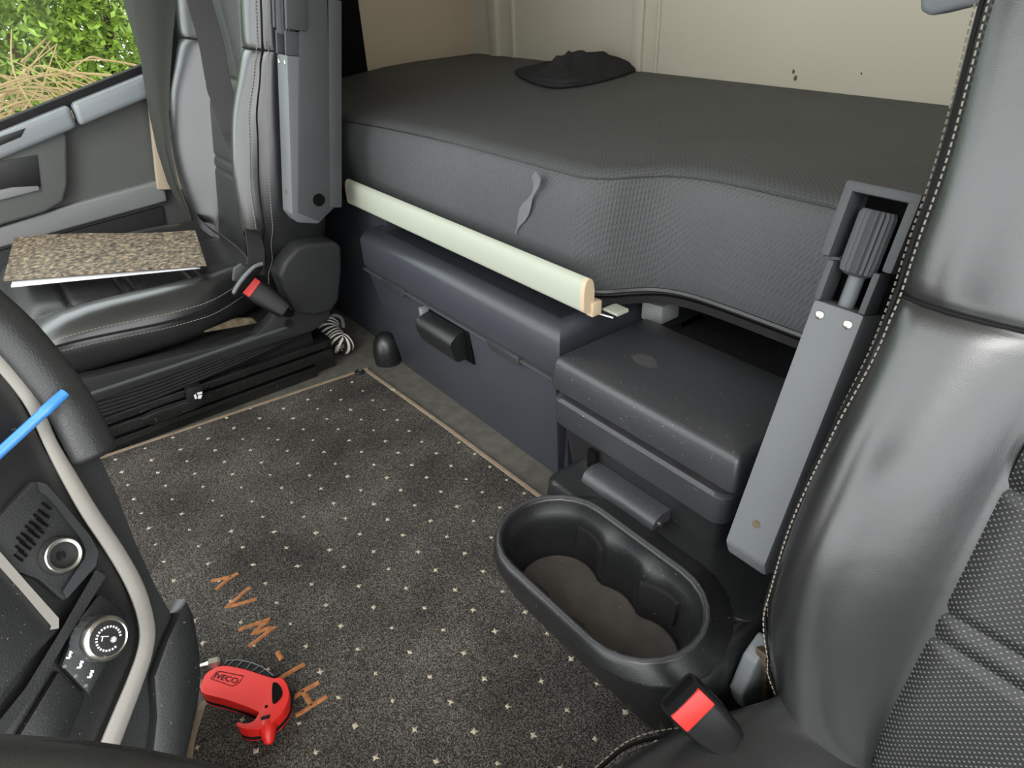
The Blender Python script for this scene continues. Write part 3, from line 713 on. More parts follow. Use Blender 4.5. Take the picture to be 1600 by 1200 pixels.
# bracket with metal loop on back side
bm = bm_new(); bc = PB(.252, .245, -.07)
prism(bm, [atx(*p, SX+.004) for p in ((482, 262), (492, 258), (500, 268), (502, 300), (498, 318), (488, 324), (480, 322))], (.02, 0, 0), .003); bk = finish(bm, 'belt_bracket', 'plastic_black', PS)
bm = bm_new(); tube(bm, [atx(*p, SX+.001) for p in ((486, 282), (493, 281), (495, 290), (494, 298), (487, 300))], .0025, 8); finish(bm, 'metal_loop', 'metal', bk)
for p in ((488, 266), (489, 315)):
    bm = bm_new(); lathe(bm, [(0, .004), (.002, .003)], atx(*p, SX+.003), (-1, 0, 0), 10); finish(bm, 'bracket_screw', 'metal', bk)

def armrest(T, B, X0, X1, s0, s1, label=None, full=True):
    """folded-up armrest alongside the back: bar with an adjuster wheel in a fork at its top"""
    Xm = (X0+X1)/2; W = abs(X1-X0)
    def P(X, s, n): return B(X, s, n)
    bm = bm_new(); sec = []
    out = [(s0+.02, .0), (s1, .0), (s1, -.085), (s0+.03, -.085), (s0+.0, -.05), (s0+.004, -.012)]
    b2 = bm_new(); d = P(X1, 0, 0)-P(X0, 0, 0)
    prism(b2, [P(X0, s, n) for s, n in out], d, .004, 2); merge(bm, b2)
    ar = finish(bm, 'armrest_bar', 'armrest_grey', T)
    if label: ar['label'] = label
    # dark inboard cheek
    bm = bm_new(); XI = max(X0, X1)
    prism(bm, [P(XI-.001, s, n) for s, n in [(s0+.024, -.010), (s1+.10, -.024), (s1+.10, -.070), (s0+.03, -.080), (s0+.006, -.05)]], P(XI+.004, 0, 0)-P(XI, 0, 0), .002, 2); ck = finish(bm, 'armrest_cheek', 'plastic_dark_grey', ar)
    bm = bm_new(); prism(bm, [P(XI-.001, s, n) for s, n in [(s0+.03, -.072), (s1+.09, -.072), (s1+.09, -.095), (s0+.03, -.095)]], P(XI+.006, 0, 0)-P(XI, 0, 0), .002, 2); finish(bm, 'cheek_strip', 'plastic_dark_grey', ar)
    bm = bm_new(); lathe(bm, [(0, .0115), (.001, .0115), (.0012, .009)], P(XI+.0035, s0+.045, -.05), P(1, 0, 0)-P(0, 0, 0), 20); finish(bm, 'pivot_disc', 'hole', ck)
    # fork, wheel
    e = P(0, 1, 0)-P(0, 0, 0); ex = P(1, 0, 0)-P(0, 0, 0); nn = P(0, 0, 1)-P(0, 0, 0)
    for X in (X0+.003 if X1 > X0 else X0-.003, X1-.003 if X1 > X0 else X1+.003):
        bm = bm_new(); obox(bm, P(X, s1+.018, -.012), ex, e, nn, .006, .036, .026, .0015); finish(bm, 'fork_arm', 'plastic_dark_grey', ar)
    for X in (X0-.004, X1+.004):
        bm = bm_new(); obox(bm, P(X, s1+.068, -.015), ex, e, nn, .009, .060, .034, .003); finish(bm, 'wheel_frame', 'plastic_dark_grey', ar)
    bm = bm_new(); obox(bm, P(Xm, s1+.099, -.015), ex, e, nn, W+.017, .009, .034, .003); finish(bm, 'wheel_frame', 'plastic_dark_grey', ar)
    bm = bm_new(); obox(bm, P(Xm, s1+.05, -.034), ex, e, nn, W+.004, .10, .006); finish(bm, 'slot_floor', 'hole', ar)
    bm = bm_new(); lathe(bm, [(0, .009), (.003, .0145), (.008, .0155), (.052, .0155), (.056, .0135)], P(Xm, s1+.028, -.010), e, 40, (.12, .009)); wh = finish(bm, 'adjuster_wheel', 'plastic_dark_grey', ar, 30)
    bm = bm_new(); lathe(bm, [(0, .007), (.03, .007)], P(Xm, s1, -.014), e, 14); finish(bm, 'wheel_shaft', 'plastic_grey', wh)
    for X in (Xm-W*.28, Xm+W*.28):
        bm = bm_new(); lathe(bm, [(-.001, .0042), (.0008, .0040), (.0014, .003)], P(X, s1-.012, .0), nn, 14); finish(bm, 'screw', 'metal', ar)
    bm = bm_new(); lathe(bm, [(0, .0042), (.0006, .0042)], P(Xm-W*.02, s0+.055, .0), nn, 14); finish(bm, 'screw_hole', 'dirt', ar)
    return ar
armrest(PS, PB, .268, .312, .115, .395)
armrest(PS, PB, -.312, -.268, .13, .41)

# ---- driver seat (suspension down, so lower than the passenger seat)
DS, DB, DQ, dback, dcush = make_seat('truck_seat', -1.215, 1, (-.168, .13), R(14), -.10, -.035, 'black leather driver seat with perforated centre, closest to the camera', .018)
armrest(DS, lambda X, s, n: V((-1.215+X, -.172, .13)) + V((0, -math.sin(R(17.5)), math.cos(R(17.5))))*s + V((0, math.cos(R(17.5)), math.sin(R(17.5))))*n, .264, .311, .085, .365)
bm = bm_new(); box(bm, (-1.45, -.16, .002), (-1.0, .27, .05), .01); finish(bm, 'seat_plinth', 'metal_black', DS)
# recliner cover beside the driver's cushion
bm = bm_new(); rcv = [atx(*p, -.972) for p in ((1185, 985), (1160, 1020), (1138, 1072), (1142, 1090), (1168, 1105), (1140, 1175), (1180, 1175), (1186, 1120), (1180, 1075), (1196, 1030), (1215, 1000))]
prism(bm, rcv, (-.016, 0, 0), .004, 3); finish(bm, 'recliner_cover', 'plastic_grey', DS)
bm = bm_new(); P = [atx(*p, -.982) for p in ((1180, 1010), (1185, 1180), (1260, 1150), (1260, 1060), (1220, 1000))]; prism(bm, P, (-.012, 0, 0), .002); finish(bm, 'recliner_plate', 'dirt', DS)
bm = bm_new(); tube(bm, spline([atx(*p, -.975) for p in ((1196, 1030), (1188, 1060), (1192, 1090), (1180, 1140), (1172, 1165))], 5), .003, 6); finish(bm, 'recliner_spring', 'metal_black', DS)
# headrest guide behind shoulder
bm = bm_new(); prism(bm, [aty(*p, -.385) for p in ((1436, -40), (1436, 18), (1452, 26), (1500, 14), (1580, 0), (1640, -10), (1640, -40))], (0, -.03, 0), .005, 3); finish(bm, 'shoulder_guide', 'plastic_grey', DS)

# buckles
def buckle(T, c, ax, up, L=.062, W=.040, D=.024, sc=1):
    """ax: direction the slot end points to, up: normal of the button face"""
    ax, up = V(ax).normalized(), V(up).normalized(); sd = ax.cross(up).normalized(); up = sd.cross(ax)
    L *= sc; W *= sc; D *= sc
    bm = bm_new(); rings = []
    for t, k in ((-.5, .70), (-.42, .8), (0, .98), (.38, 1.0), (.5, .96)):
        rg = []
        for q in range(16):
            an = q/16*2*math.pi; ca, sa = math.cos(an), math.sin(an)
            rg.append(c + ax*(t*L) + sd*(W/2*k*math.copysign(abs(ca)**.5, ca)) + up*(D/2*k*math.copysign(abs(sa)**.5, sa)))
        rings.append(rg)
    loft(bm, rings); bo = finish(bm, 'buckle', 'buckle_black', T, 45)
    bm = bm_new(); obox(bm, c + ax*(L*.34) + up*(D*.36), sd, ax, up, W*.80, L*.30, D*.36, .0015); tag(finish(bm, 'release_button', 'red_plastic', bo), 'red release button')
    bm = bm_new(); obox(bm, c + ax*(L*.5) - up*(D*.12), sd, ax, up, W*.8, .003, D*.25, .0005); finish(bm, 'tongue_slot', 'hole', bo)
    return bo
bcen = atz(1101, 1122, .18)
bax = ((CU-CR).normalized()*.9 - CF*.12).normalized()
db = buckle(DS, bcen, bax, -CF*.9+(CU-CR)*.1, .066, .042, .028)
bm = bm_new(); tube(bm, [bcen - bax*.028, bcen - bax*.05 + V((-.01, -.02, -.08))], .012, 8, sy=.5); finish(bm, 'buckle_stalk', 'rubber', DS)
pc = atx(412, 462, .045)
pb = buckle(PS, pc + V((0, 0, 0)), V((.35, .42, .5)), V((-.8, .25, .45)), .095, .045, .026)
bm = bm_new(); tube(bm, [pc, atx(448, 490, .07)], .018, 8, sy=.5); finish(bm, 'buckle_stalk', 'buckle_black', PS)

# passenger belt with tongue
belt = thing('seat_belt', atx(395, 430, .03), 'dark grey seat belt webbing across the passenger backrest', 'seat belt')
bpts = [V((.36, -.135, .78)), V((.275, -.088, .66)), V((.20, -.046, .52)), V((.125, -.045, .40)), atx(401, 395, .05), atx(396, 428, .03)]
def on(px, py, n_x): return atx(px, py, n_x)
bpts = [aty(303, -40, -.19), aty(311, 0, -.185), aty(329, 64, -.174), aty(341, 128, -.160), aty(360, 195, -.150), aty(371, 245, -.150), PB(.14, .07, .004), PB(.19, .035, .03), atx(394, 362, .085), atx(400, 392, .055), atx(400, 428, .035)]
bs = spline(bpts, 8); n_ = len(bs)
bw = [(V((-.62, -.78, 0))*(1-smooth(.35, .6, i/(n_-1))) + V((-.75, .2, .3))*smooth(.35, .6, i/(n_-1))*(1-smooth(.7, .9, i/(n_-1))) + V((-.1, .85, .3))*smooth(.7, .9, i/(n_-1))) for i in range(n_)]
bm = bm_new(); ribbon(bm, bs, bw, [.047-.015*smooth(.3, .7, i/(n_-1)) for i in range(n_)], .0016); finish(bm, 'webbing', 'webbing', belt)
bm = bm_new(); tg_ = atx(386, 441, .02)
prism(bm, [atx(*p, .022) for p in ((366, 452), (380, 432), (398, 416), (410, 413), (412, 420), (398, 436), (380, 458), (370, 466), (364, 462))], (.012, 0, 0), .004, 3); finish(bm, 'belt_tongue', 'buckle_black', belt)
bm = bm_new(); tube(bm, spline([atx(*p, .020) for p in ((365, 458), (376, 440), (396, 418), (410, 412))], 5), .0035, 8); finish(bm, 'tongue_edge', 'plastic_grey', belt)
bm = bm_new(); prism(bm, [atx(*p, .05) for p in ((364, 440), (366, 420), (378, 412), (392, 420), (385, 440))], (.01, 0, 0), .004); finish(bm, 'tongue_guide', 'plastic_dark_grey', belt)
lap = [atx(405, 425, .06), atx(380, 395, .14), atx(350, 372, .28), atx(320, 350, .42), atx(304, 330, .55)]
bm = bm_new(); ls = spline(lap, 6); ribbon(bm, ls, V((0, .5, .85)), [.02]*len(ls), .0016); finish(bm, 'lap_webbing', 'webbing', belt)

# fabric strap by the door
fs = thing('fabric_strap', atx(290, 340, .6), 'dark grey hanging fabric band between door window and passenger seat', 'strap')
bm = bm_new(); cx_ = [((205, -60), (285, -60)), ((208, 0), (276, 0)), ((216, 60), (270, 60)), ((224, 120), (266, 120)), ((234, 180), (264, 180)), ((246, 235), (268, 235)), ((262, 285), (278, 285)), ((282, 325), (294, 325)), ((296, 355), (302, 355))]
rings = []
for (l, r_) in cx_:
    a_, b_ = atx(*l, .60), atx(*r_, .56); m_ = (a_+b_)/2 + V((-.012, 0, 0)); m2 = (a_+b_)/2
    rings.append([a_, (a_+m_)/2+V((-.004, 0, 0)), m_, (m_+b_)/2+V((.004, 0, 0)), b_, b_+V((.004, 0, 0)), m2+V((.004, 0, 0)), a_+V((.004, 0, 0))])
loft(bm, rings); finish(bm, 'webbing', 'curtain', fs, 60)

# ================================================================== FOLDER + PAPERS
zf = .285
fo = [atz(5, 436, zf), atz(322, 412, zf), atz(304, 357, zf+.006), atz(22, 372, zf+.006)]
nup = (fo[1]-fo[0]).cross(fo[3]-fo[0]).normalized(); nup = nup if nup.z > 0 else -nup
fold = thing('document_folder', (fo[0]+fo[2])/2, 'mottled brown cardboard folder lying on the passenger cushion', 'folder')
bm = bm_new()
NXX, NYY = 14, 5; top = []
for j in range(NYY+1):
    row = []
    for i in range(NXX+1):
        u, v = i/NXX, j/NYY
        p = (fo[0]*(1-u)+fo[1]*u)*(1-v) + (fo[3]*(1-u)+fo[2]*u)*v
        p = p + nup*(.007*math.sin(u*math.pi*1.7+.4)*v*.6 - .004*(u-.5)**2)
        row.append(p)
    top.append(row)
rings = [r_ + [p - nup*.0035 for p in r_[::-1]] for r_ in top]
loft(bm, rings); finish(bm, 'cover_board', 'cork_board', fold, 60)
shp = thing('paper_sheet', (fo[0]+fo[2])/2 - nup*.01, 'white paper sheets sticking out under the brown folder', 'paper')
for k in range(3):
    sp = [atz(18+4*k, 450-3*k, zf-.012), atz(308+2*k, 420-2*k, zf-.012), atz(296, 368, zf-.004), atz(36, 380, zf-.004)]
    bm = bm_new(); prism(bm, [p - nup*(.001+.003*k) + nup*.004 for p in sp], -nup*.002); finish(bm, 'sheet', 'paper', shp)

# ================================================================== SMALL FLOOR THINGS
# coiled cable
cable = thing('coiled_cable', atz(528, 552, 0), 'black and white coiled cable on the floor behind the passenger seat', 'cable')
axis = spline([atd(514, 498, 1.60), atd(512, 515, 1.585), atd(520, 530, 1.57), atd(535, 540, 1.565), atd(548, 535, 1.565)], 30)
axis = spline([atz(514, 505, .062), atz(514, 517, .052), atz(523, 528, .040), atz(533, 538, .030), atz(541, 534, .03)], 30)
for mi, ph in (('cable_white', 0), ('rubber', math.pi)):
    fr_ = frames(axis); pts = []
    for i, (p, (t, s, u)) in enumerate(zip(axis, fr_)):
        for k in range(3):
            an = (i*3+k)*2*math.pi*11/(len(axis)*3)+ph; rr = .020
            pts.append(p + s*rr*math.cos(an) + u*rr*math.sin(an))
    bm = bm_new(); tube(bm, pts, .0036, 6); finish(bm, 'coil', mi, cable)
bm = bm_new(); tube(bm, spline([axis[0], atd(520, 493, 1.60), atd(533, 497, 1.60), atd(537, 512, 1.60)], 8), .0045, 8); finish(bm, 'cable_lead', 'plastic_grey', cable)
# rounded black floor stop
st0 = atz(607, 566, 0)
bm = bm_new(); lathe(bm, [(0, .028), (.01, .029), (.03, .030), (.05, .027), (.064, .019), (.071, .009), (.073, .002)], st0, (.12, -.05, 1), 24); tag(finish(bm, 'floor_stop', 'plastic_black', None, 60), 'rounded black plastic floor stop beside the storage box', 'floor stop')
# clip scrap on binding
bm = bm_new(); c = atz(615, 609, .012); prism(bm, [c+V((.008, .004, 0)), c+V((.002, .006, .001)), c+V((-.008, .0, 0)), c+V((.002, -.003, 0))], (0, 0, .001)); tag(finish(bm, 'paper_scrap', 'tuft', None), 'tiny yellowish scrap on the mat binding', 'scrap')

# ================================================================== AIR GUN
gz = .030
ag = thing('air_blow_gun', atz(390, 1090, .008), 'red plastic air blow gun lying on the carpet mat', 'air gun')
def G(px, py, z=gz): return atz(px, py, z)
body = [(316, 1064), (322, 1052), (338, 1042), (356, 1040), (385, 1046), (410, 1054), (428, 1059), (438, 1058), (447, 1066), (452, 1082), (450, 1096), (443, 1110), (432, 1122), (418, 1133), (404, 1138), (388, 1140), (374, 1137), (369, 1131), (372, 1128), (384, 1130), (396, 1126), (402, 1118), (403, 1112), (380, 1102), (350, 1092), (320, 1084), (313, 1076)]
bo = spline([G(*p) for p in body], 4, True)
bm = bm_new(); prism(bm, bo, (0, 0, -.016), .006, 3, 50); gb = finish(bm, 'grip_body', 'red_plastic', ag, 60)
bm = bm_new(); prism(bm, [V((p.x, p.y, .0105)) for p in bo], (0, 0, -.003), .001, 2, 50); finish(bm, 'lower_rim', 'red_plastic', ag, 60)
bm = bm_new(); cg = sum(bo, V())/len(bo); prism(bm, [V((p.x, p.y, .016)) for p in bo], (0, 0, -.006)); finish(bm, 'seam_band', 'rubber', ag, 60)
loop = spline([G(*p, gz+.001) for p in ((426, 1068), (433, 1067), (439, 1074), (441, 1084), (435, 1094), (427, 1099), (425, 1090))], 4, True)
bm = bm_new(); prism(bm, loop, (0, 0, -.006)); finish(bm, 'hook_opening', 'hole', gb)
bm = bm_new(); tube(bm, spline([G(*p, .018) for p in ((388, 1137), (406, 1134), (424, 1126), (440, 1113), (449, 1098), (452, 1085))], 5), .0065, 8, sy=1.1); finish(bm, 'soft_insert', 'rubber', ag)
bm = bm_new(); P = [(352, 1036), (357, 1031), (372, 1031), (392, 1035), (408, 1041), (420, 1049), (430, 1056), (420, 1058), (400, 1051), (375, 1044), (345, 1040)]
prism(bm, [G(*p, .024) for p in P], (0, 0, -.012), .002); tgk = finish(bm, 'trigger', 'rubber', ag)
bm = bm_new()
for a_, b_ in (((356, 1032), (349, 1039)), ((366, 1031), (357, 1040)), ((379, 1033), (370, 1042)), ((392, 1036), (384, 1046)), ((404, 1041), (394, 1049)), ((414, 1046), (404, 1053)), ((352, 1032), (372, 1031)), ((372, 1031), (392, 1035)), ((392, 1035), (410, 1042)), ((410, 1042), (428, 1056))):
    tube(bm, [G(*a_, .0245), G(*b_, .0245)], .0007, 5)
finish(bm, 'trigger_rib', 'plastic_mid_grey', tgk)
c0, c1 = G(346, 1034, .02), G(322, 1040, .02)
bm = bm_new(); dv = (c1-c0); lathe(bm, [(0, .006), (dv.length*.15, .0085), (dv.length*.75, .0085), (dv.length*.8, .006), (dv.length*1.2, .0045), (dv.length*1.6, .0045)], c0, dv, 16, (.12, .007)); finish(bm, 'hose_fitting', 'metal', ag, 30)
n0, n1 = G(417, 1129, .024), G(421, 1163, .015)
bm = bm_new(); dv = n1-n0; Ln = dv.length; lathe(bm, [(-.004, .006), (Ln*.1, .0095), (Ln*.3, .0100), (Ln*.9, .0055), (Ln, .003)], n0, dv, 16); finish(bm, 'nozzle', 'red_plastic', ag)
bm = bm_new(); lathe(bm, [(-.006, .007), (.001, .007)], n0, dv, 14); finish(bm, 'nozzle_collar', 'rubber', ag)
bm = bm_new(); lathe(bm, [(-.001, .0018), (.0006, .0018)], G(416, 1104, gz), (0, 0, 1), 12); finish(bm, 'screw_hole', 'hole', gb)
lg = [G(*p, gz+.0004) for p in ((329, 1060), (338, 1050), (345, 1049), (380, 1056), (374, 1066), (363, 1072))]
bm = bm_new(); tube(bm, lg, .0004, 5, True); finish(bm, 'logo_frame', 'rubber', gb)
tb = text_bm('IVECO', .012); ux = (G(370, 1065)-G(338, 1057)).normalized(); uy = V((0, 0, 1)).cross(ux); o0 = G(353, 1060, gz+.0003)
for v in tb.verts: q = v.co.copy(); v.co = o0 + ux*(q.x*.95) + uy*(q.y*.8) + V((0, 0, q.z))
finish(tb, 'embossed_lettering', 'mark_red' if 'mark_red' in MATS else 'rubber', gb, recalc=False)

# ================================================================== DASHBOARD
P0 = V((-.718, .316, .371)); ND = V((-.815, -.417, .403)).normalized()
def D(px, py, h=0): return atp(px, py, P0 + ND*h, ND)
dash = thing('dashboard', V((-.6, .4, 0)), 'black centre dashboard console with silver trim beside the driver', 'dashboard')
outl = [(-260, 330), (-60, 455), (0, 508), (60, 560), (110, 612), (152, 668), (170, 712), (196, 770), (222, 838), (252, 905), (276, 948), (300, 1010), (312, 1060), (306, 1120), (292, 1180), (270, 1260), (-260, 1300)]
bm = bm_new(); prism(bm, [D(*p, -.008) for p in outl], -ND*.06-V((-.02, -.24, .06)), .012, 3, 20); dbod = finish(bm, 'console_shell', 'plastic_soft', dash)
# pedestal down to the floor
bm = bm_new(); ft = [(-.52, .30), (-.49, .36), (-.42, .60), (-.80, .70), (-.84, .40)]
topz = [D(300, 1050, -.03), D(296, 960, -.05), D(200, 800, -.09)+V((0, .2, 0)), D(-200, 900, -.08)+V((0, .2, 0)), D(-100, 1200, -.03)]
loft(bm, [[(x, y, 0) for x, y in ft], topz]); finish(bm, 'pedestal', 'plastic_soft', dash)
# lower wing panel (reflects red of the gun)
bm = bm_new(); P = [(292, 934), (304, 960), (313, 1010), (316, 1060), (310, 1110), (296, 1170), (280, 1230), (236, 1200), (245, 1120), (241, 1058), (262, 1000)]
prism(bm, [D(*p, .002) for p in P], -ND*.02, .004, 2, 25); finish(bm, 'lower_wing', 'plastic_black', dash)
# padded grab edge
bm = bm_new(); pth = [D(*p, .002) for p in ((-120, 398), (-40, 468), (20, 522), (70, 580), (108, 632), (138, 690), (152, 716))]
sps = spline(pth, 6); tube(bm, sps, [.017]*(len(sps)-3)+[.016, .013, .006], 12, up=ND, sy=.7); finish(bm, 'grab_pad', 'leather_side', dash, 180)
# silver trim: swept strip
tr_c = [(-60, 505), (10, 575), (52, 632), (78, 690), (108, 745), (140, 800), (180, 860), (206, 905), (222, 945), (230, 985), (226, 1020), (212, 1062), (195, 1105), (175, 1155), (150, 1220)]
tr_w = [24, 26, 24, 22, 26, 28, 28, 28, 27, 26, 25, 26, 28, 30, 30]
L_, R_ = [], []
for i, p in enumerate(tr_c):
    a_ = V(tr_c[min(i+1, len(tr_c)-1)]) - V(tr_c[max(i-1, 0)]); nn_ = V((-a_.y, a_.x)).normalized()
    L_.append(V(p)+nn_*tr_w[i]/2); R_.append(V(p)-nn_*tr_w[i]/2)
Ls, Rs = spline([(p.x, p.y, 0) for p in L_], 5), spline([(p.x, p.y, 0) for p in R_], 5)
bm = bm_new(); rings = []
for a_, b_ in zip(Ls, Rs):
    m_ = (a_+b_)/2
    rings.append([D(a_.x, a_.y, -.008), D(a_.x, a_.y, .001), D(*((a_*.93+b_*.07)[:2]), .0028), D(m_.x, m_.y, .0034), D(*((a_*.07+b_*.93)[:2]), .0028), D(b_.x, b_.y, .001), D(b_.x, b_.y, -.008)])
loft(bm, rings); tag(finish(bm, 'silver_trim', 'silver', dash, 50), 'curved satin silver trim')
# inner instrument panels
bm = bm_new(); P = [(-200, 640), (0, 560), (40, 640), (70, 700), (105, 760), (150, 830), (190, 905), (206, 950), (214, 990), (205, 1030), (140, 1180), (100, 1260), (-200, 1260)]
prism(bm, [D(*p, -.004) for p in P], -ND*.01, .002, 2, 20); finish(bm, 'inner_panel', 'plastic_black', dash)
# upper socket module with chamfered frame
bm = bm_new(); P = [(-40, 852), (0, 806), (50, 752), (66, 752), (84, 768), (140, 838), (153, 862), (152, 880), (104, 936), (98, 938), (60, 905), (-40, 870)]
prism(bm, [D(*p, .003) for p in P], -ND*.008, .002, 2, 20); sm = finish(bm, 'socket_module', 'plastic_soft', dash)
bm = bm_new(); rings = []
for a_, b_ in (((58, 752), (62, 768)), ((72, 756), (72, 774)), ((100, 788), (90, 794)), ((140, 836), (126, 842)), ((154, 862), (134, 860)), ((150, 884), (132, 872)), ((104, 936), (98, 924))):
    rings.append([D(*a_, -.002), D(*a_, .004), D(*b_, .0065), D(*b_, -.002)])
loft(bm, rings); finish(bm, 'module_bezel', 'plastic_dark_grey', dash)
bm = bm_new()
for k in range(7):
    for j in range(3):
        c = V((28+k*6.6-j*2, 838-k*9+j*13.5 + (k % 2)*2, 0))
        prism(bm, [D(c.x, c.y, .0045), D(c.x+13, c.y+10, .0045), D(c.x+11, c.y+13, .0045), D(c.x-2, c.y+3, .0045)], -ND*.003)
finish(bm, 'speaker_slot', 'hole', sm)
sc_ = D(92, 868, .003)
bm = bm_new(); lathe(bm, [(-.002, .0125), (.008, .0120), (.0088, .0112), (.0084, .0092), (.001, .0084)], sc_, ND, 28); tag(finish(bm, 'power_socket', 'metal', dash, 35), 'round chrome power socket')
bm = bm_new(); lathe(bm, [(-.001, .0135), (.002, .0135), (.003, .0128)], sc_, ND, 28); finish(bm, 'socket_collar', 'plastic_soft', dash, 35)
bm = bm_new(); lathe(bm, [(.0012, .0085), (.0016, .008), (.0016, .004), (.003, .0035), (.003, .001)], sc_, ND, 20); finish(bm, 'socket_core', 'metal_black', dash)
# display screen edge lower left
bm = bm_new(); P = [(-160, 860), (-20, 848), (0, 862), (60, 935), (88, 966), (94, 984), (60, 1020), (0, 1100), (-160, 1260)]
prism(bm, [D(*p, .004) for p in P], -ND*.012, .003, 2, 20); scr = finish(bm, 'screen_housing', 'plastic_black', dash)
bm = bm_new(); rings = []
for a_, b_ in (((-120, 772), (-110, 790)), ((0, 862), (-6, 880)), ((40, 908), (32, 922)), ((74, 946), (66, 962)), ((92, 966), (80, 978)), ((92, 982), (78, 984))):
    rings.append([D(*a_, 0), D(*a_, .007), D(*b_, .0075), D(*b_, 0)])
loft(bm, rings); finish(bm, 'screen_bezel', 'silver', scr)
bm = bm_new(); rings = []
for a_, b_ in (((150, 890), (166, 900)), ((92, 990), (104, 1000)), ((40, 1075), (54, 1084)), ((-20, 1150), (-6, 1165)), ((-60, 1230), (-46, 1240))):
    rings.append([D(*a_, 0), D(*a_, .006), D(*b_, .006), D(*b_, 0)])
loft(bm, rings); finish(bm, 'divider_bar', 'plastic_soft', dash)
# switch plate with knob and seat icons
bm = bm_new(); P = [(96, 1040), (124, 968), (155, 928), (175, 938), (198, 962), (200, 985), (172, 1030), (140, 1087)]
prism(bm, [D(*p, .0045) for p in P], -ND*.006, .002, 2, 20); sw = finish(bm, 'switch_plate', 'plastic_black', dash)
kn = D(147, 996, .004)
bm = bm_new(); lathe(bm, [(0, .0165), (.002, .0165), (.014, .0155), (.016, .0145)], kn, ND, 40, (.035, .0148)); kb = finish(bm, 'temperature_knob', 'plastic_dark_grey', dash, 30)
bm = bm_new(); lathe(bm, [(.013, .0156), (.018, .0154), (.0205, .0142), (.0215, .0128), (.0205, .0118)], kn, ND, 40); finish(bm, 'knob_ring', 'metal', kb)
bm = bm_new(); lathe(bm, [(.016, .0125), (.0207, .0122), (.021, .008), (.021, .0005)], kn, ND, 32); kf = finish(bm, 'knob_face', 'plastic_black', kb)
ks = ND.cross(V((0, 0, 1))).normalized(); ku = ks.cross(ND); kc_ = kn + ND*.0212
bm = bm_new()
for k in range(24):
    if 15 <= k <= 17: continue
    t = k*2*math.pi/24; c = kc_ + ks*(.0080*math.cos(t)) + ku*(.0080*math.sin(t))
    obox(bm, c, ks*math.cos(t)+ku*math.sin(t), ku*math.cos(t)-ks*math.sin(t), ND, .0014, .0011, .0005)
for k in range(6):
    t = k*math.pi/6; obox(bm, kc_+ks*-.002-ku*.003, ks*math.cos(t)+ku*math.sin(t), ku*math.cos(t)-ks*math.sin(t), ND, .0042, .0004, .0005)
obox(bm, kc_+ku*.003+ks*.001, ks+ku, ku-ks, ND, .005, .0006, .0005); obox(bm, kc_+ku*.003+ks*.003, ks-ku, ku+ks, ND, .0035, .0006, .0005)
finish(bm, 'knob_print', 'white_print', kf, recalc=False)
bm = bm_new()
for (px, py) in ((109, 1023), (126, 1038), (142, 1053)):
    for (dx, dy, w_, h_) in ((2, -4, 5, 4), (0, 1, 4, 6), (-3, 5, 6, 3)):
        prism(bm, [D(px+dx-w_/2, py+dy-h_/2, .0047), D(px+dx+w_/2, py+dy-h_/2, .0047), D(px+dx+w_/2, py+dy+h_/2, .0047), D(px+dx-w_/2, py+dy+h_/2, .0047)], ND*.0004)
finish(bm, 'airflow_icon', 'white_print', sw)
bm = bm_new()
for (px, py) in ((101, 1041), (118, 1056), (134, 1071)): lathe(bm, [(0, .0014), (.0006, .0012)], D(px, py, .0046), ND, 10)
finish(bm, 'indicator_dot', 'plastic_mid_grey', sw)
bm = bm_new(); P = [(92, 1048), (134, 1088), (100, 1175), (60, 1230), (0, 1250), (30, 1150)]
prism(bm, [D(*p, .002) for p in P], -ND*.006, .002, 2, 20); finish(bm, 'lower_tray', 'plastic_black', dash)
# pen
pa, pb_ = D(103, 612, .018), D(-60, 762, .004)
dv = pb_-pa; bm = bm_new(); lathe(bm, [(0, .002), (.001, .0036), (.012, .0039), (.02, .0039), (.021, .0035), (dv.length, .0035)], pa, dv, 14)
tag(finish(bm, 'ballpoint_pen', 'blue_pen', None), 'translucent blue ballpoint pen resting on the dashboard trim', 'pen')

# ================================================================== STEERING WHEEL
sw_ = thing('steering_wheel', (-1.1, .45, .3), 'black leather steering wheel rim at the bottom edge near the camera', 'steering wheel')
e1 = atd(200, 1258, .30)
wn = V((0, -.45, .89)).normalized(); RW = .225
# the rim runs past e1, the hub lies forward and toward the driver's side
cdir = V((-.78, .62, 0)); cdir = (cdir - wn*cdir.dot(wn)).normalized()
cw = e1 + cdir*RW
ux = V((1, 0, 0)); uy = wn.cross(ux).normalized()
bm = bm_new(); tube(bm, [cw + ux*RW*math.cos(t*math.pi/36) + uy*RW*math.sin(t*math.pi/36) for t in range(72)], .017, 14, True, up=wn); finish(bm, 'rim', 'leather', sw_, 180)
for t in (20, 160, 270):
    dv = ux*math.cos(R(t))+uy*math.sin(R(t)); bm = bm_new(); obox(bm, cw + dv*RW*.62 - wn*.012, dv, wn.cross(dv), wn, RW*.72, .04, .016, .005); finish(bm, 'spoke', 'plastic_soft', sw_)
bm = bm_new(); lathe(bm, [(-.03, .07), (-.005, .08), (.006, .07), (.01, .03)], cw-wn*.01, wn, 28); finish(bm, 'hub', 'plastic_soft', sw_)

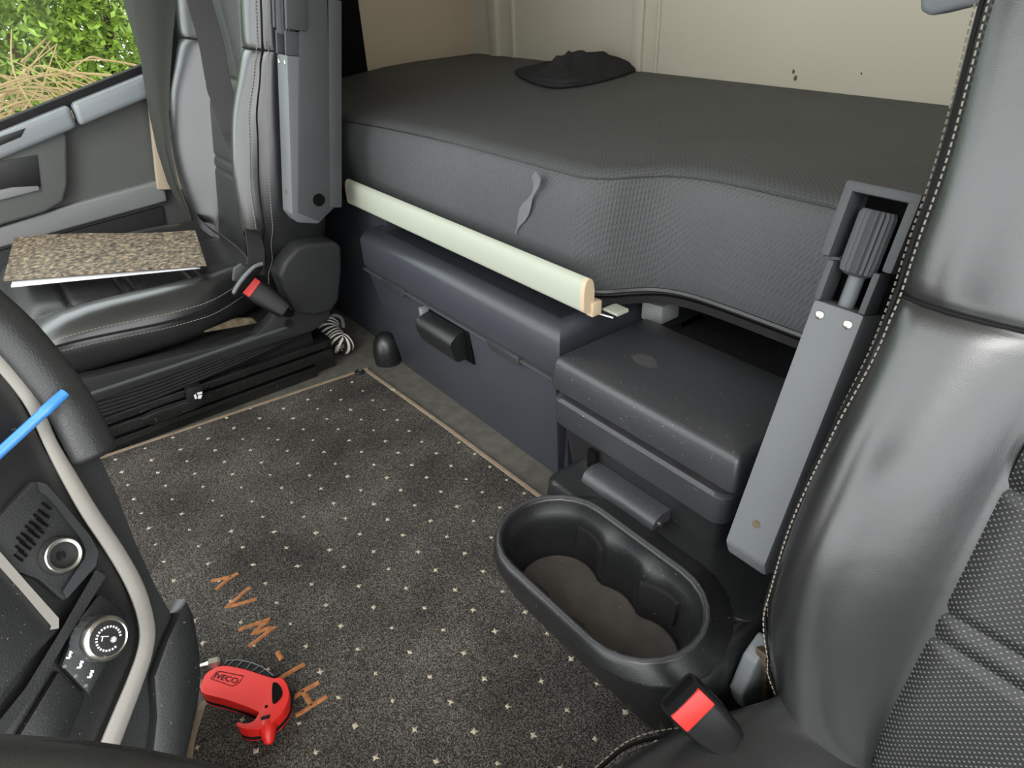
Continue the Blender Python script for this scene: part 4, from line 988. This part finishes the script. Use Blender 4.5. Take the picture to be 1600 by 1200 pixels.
# ================================================================== OUTSIDE: shrubs, twigs
def shrub(cx, cy, cz, rx, ry, rz, n, label, big=1):
    t = thing('shrub', (cx, cy, -1.3), label, 'shrub'); vs, fs_ = [], []
    for _ in range(n):
        u, th, ph = random.random()**.4, random.uniform(0, 6.283), math.acos(random.uniform(-1, 1))
        lump = 1+.18*math.sin(5*th+cx*7)*math.sin(4*ph+cy*5)
        p = V((cx+rx*lump*u*math.sin(ph)*math.cos(th), cy+ry*lump*u*math.sin(ph)*math.sin(th), cz+rz*lump*u*math.cos(ph)))
        d = V((random.uniform(-1, .2), random.uniform(-1, 1), random.uniform(-.9, .5))).normalized(); s = d.cross(V((random.uniform(-1, 1), random.uniform(-1, 1), 1))).normalized()
        nn = d.cross(s); L = random.uniform(.028, .06)*big; k = len(vs)
        vs += [p, p+d*L*.5+s*L*.22+nn*L*.06, p+d*L, p+d*L*.5-s*L*.22+nn*L*.06]; fs_ += [(k, k+1, k+2), (k, k+2, k+3)]
    me = bpy.data.meshes.new('foliage'); me.from_pydata(vs, [], fs_); me.materials.append(MATS['leaf'])
    o = bpy.data.objects.new('foliage', me); col.objects.link(o); o.parent = t; o.matrix_parent_inverse = WORLD[t.as_pointer()].inverted(); o['kind'] = 'stuff'
    for k in range(4):
        a_ = random.uniform(0, 6.28); bm = bm_new(); tube(bm, spline([(cx+.05*k, cy, -1.3), (cx+.2*math.cos(a_), cy+.2*math.sin(a_), cz-rz*.3), (cx+.5*rx*math.cos(a_), cy+.5*ry*math.sin(a_), cz+rz*.4)], 5), [.03-.0022*q for q in range(11)], 6); finish(bm, 'stem', 'bark', t)
shrub(3.6, 1.38, .35, .6, .62, 1.3, 22000, 'bright green leafy shrub at the left edge of the window')
shrub(3.4, -.35, .55, .62, .78, 1.4, 30000, 'bright green leafy shrub beside the window rear edge')
shrub(5.6, .5, .4, .9, 2.2, 1.9, 22000, 'shaded green shrub farther back between the two others', 2.4)
tw = thing('brush_heap', (2.1, .7, -1.3), 'heap of pale dry twigs and straw below the shrubs', 'brush heap')
for k in range(90):
    b_ = atx(random.uniform(-60, 130), random.uniform(95, 190), random.uniform(1.9, 2.5)); a_ = b_ + V((random.uniform(-.2, .2), random.uniform(-.4, .4), random.uniform(-.3, .06)))
    if k % 9 == 0: b_ = atx(random.uniform(0, 90), random.uniform(40, 90), 2.2)
    bm = bm_new(); tube(bm, spline([a_, (a_+b_)/2+V((random.uniform(-.05, .05), random.uniform(-.05, .05), .03)), b_], 5), [.0055-.0004*q for q in range(11)], 5); finish(bm, 'twig', 'twig', tw)
bm = bm_new(); lathe(bm, [(0, .6), (.6, .6), (1.1, .55), (1.42, .45), (1.55, .25), (1.6, .02)], (2.35, .55, -1.3), (0, 0, 1), 20); finish(bm, 'straw_mound', 'soil', tw, 60)
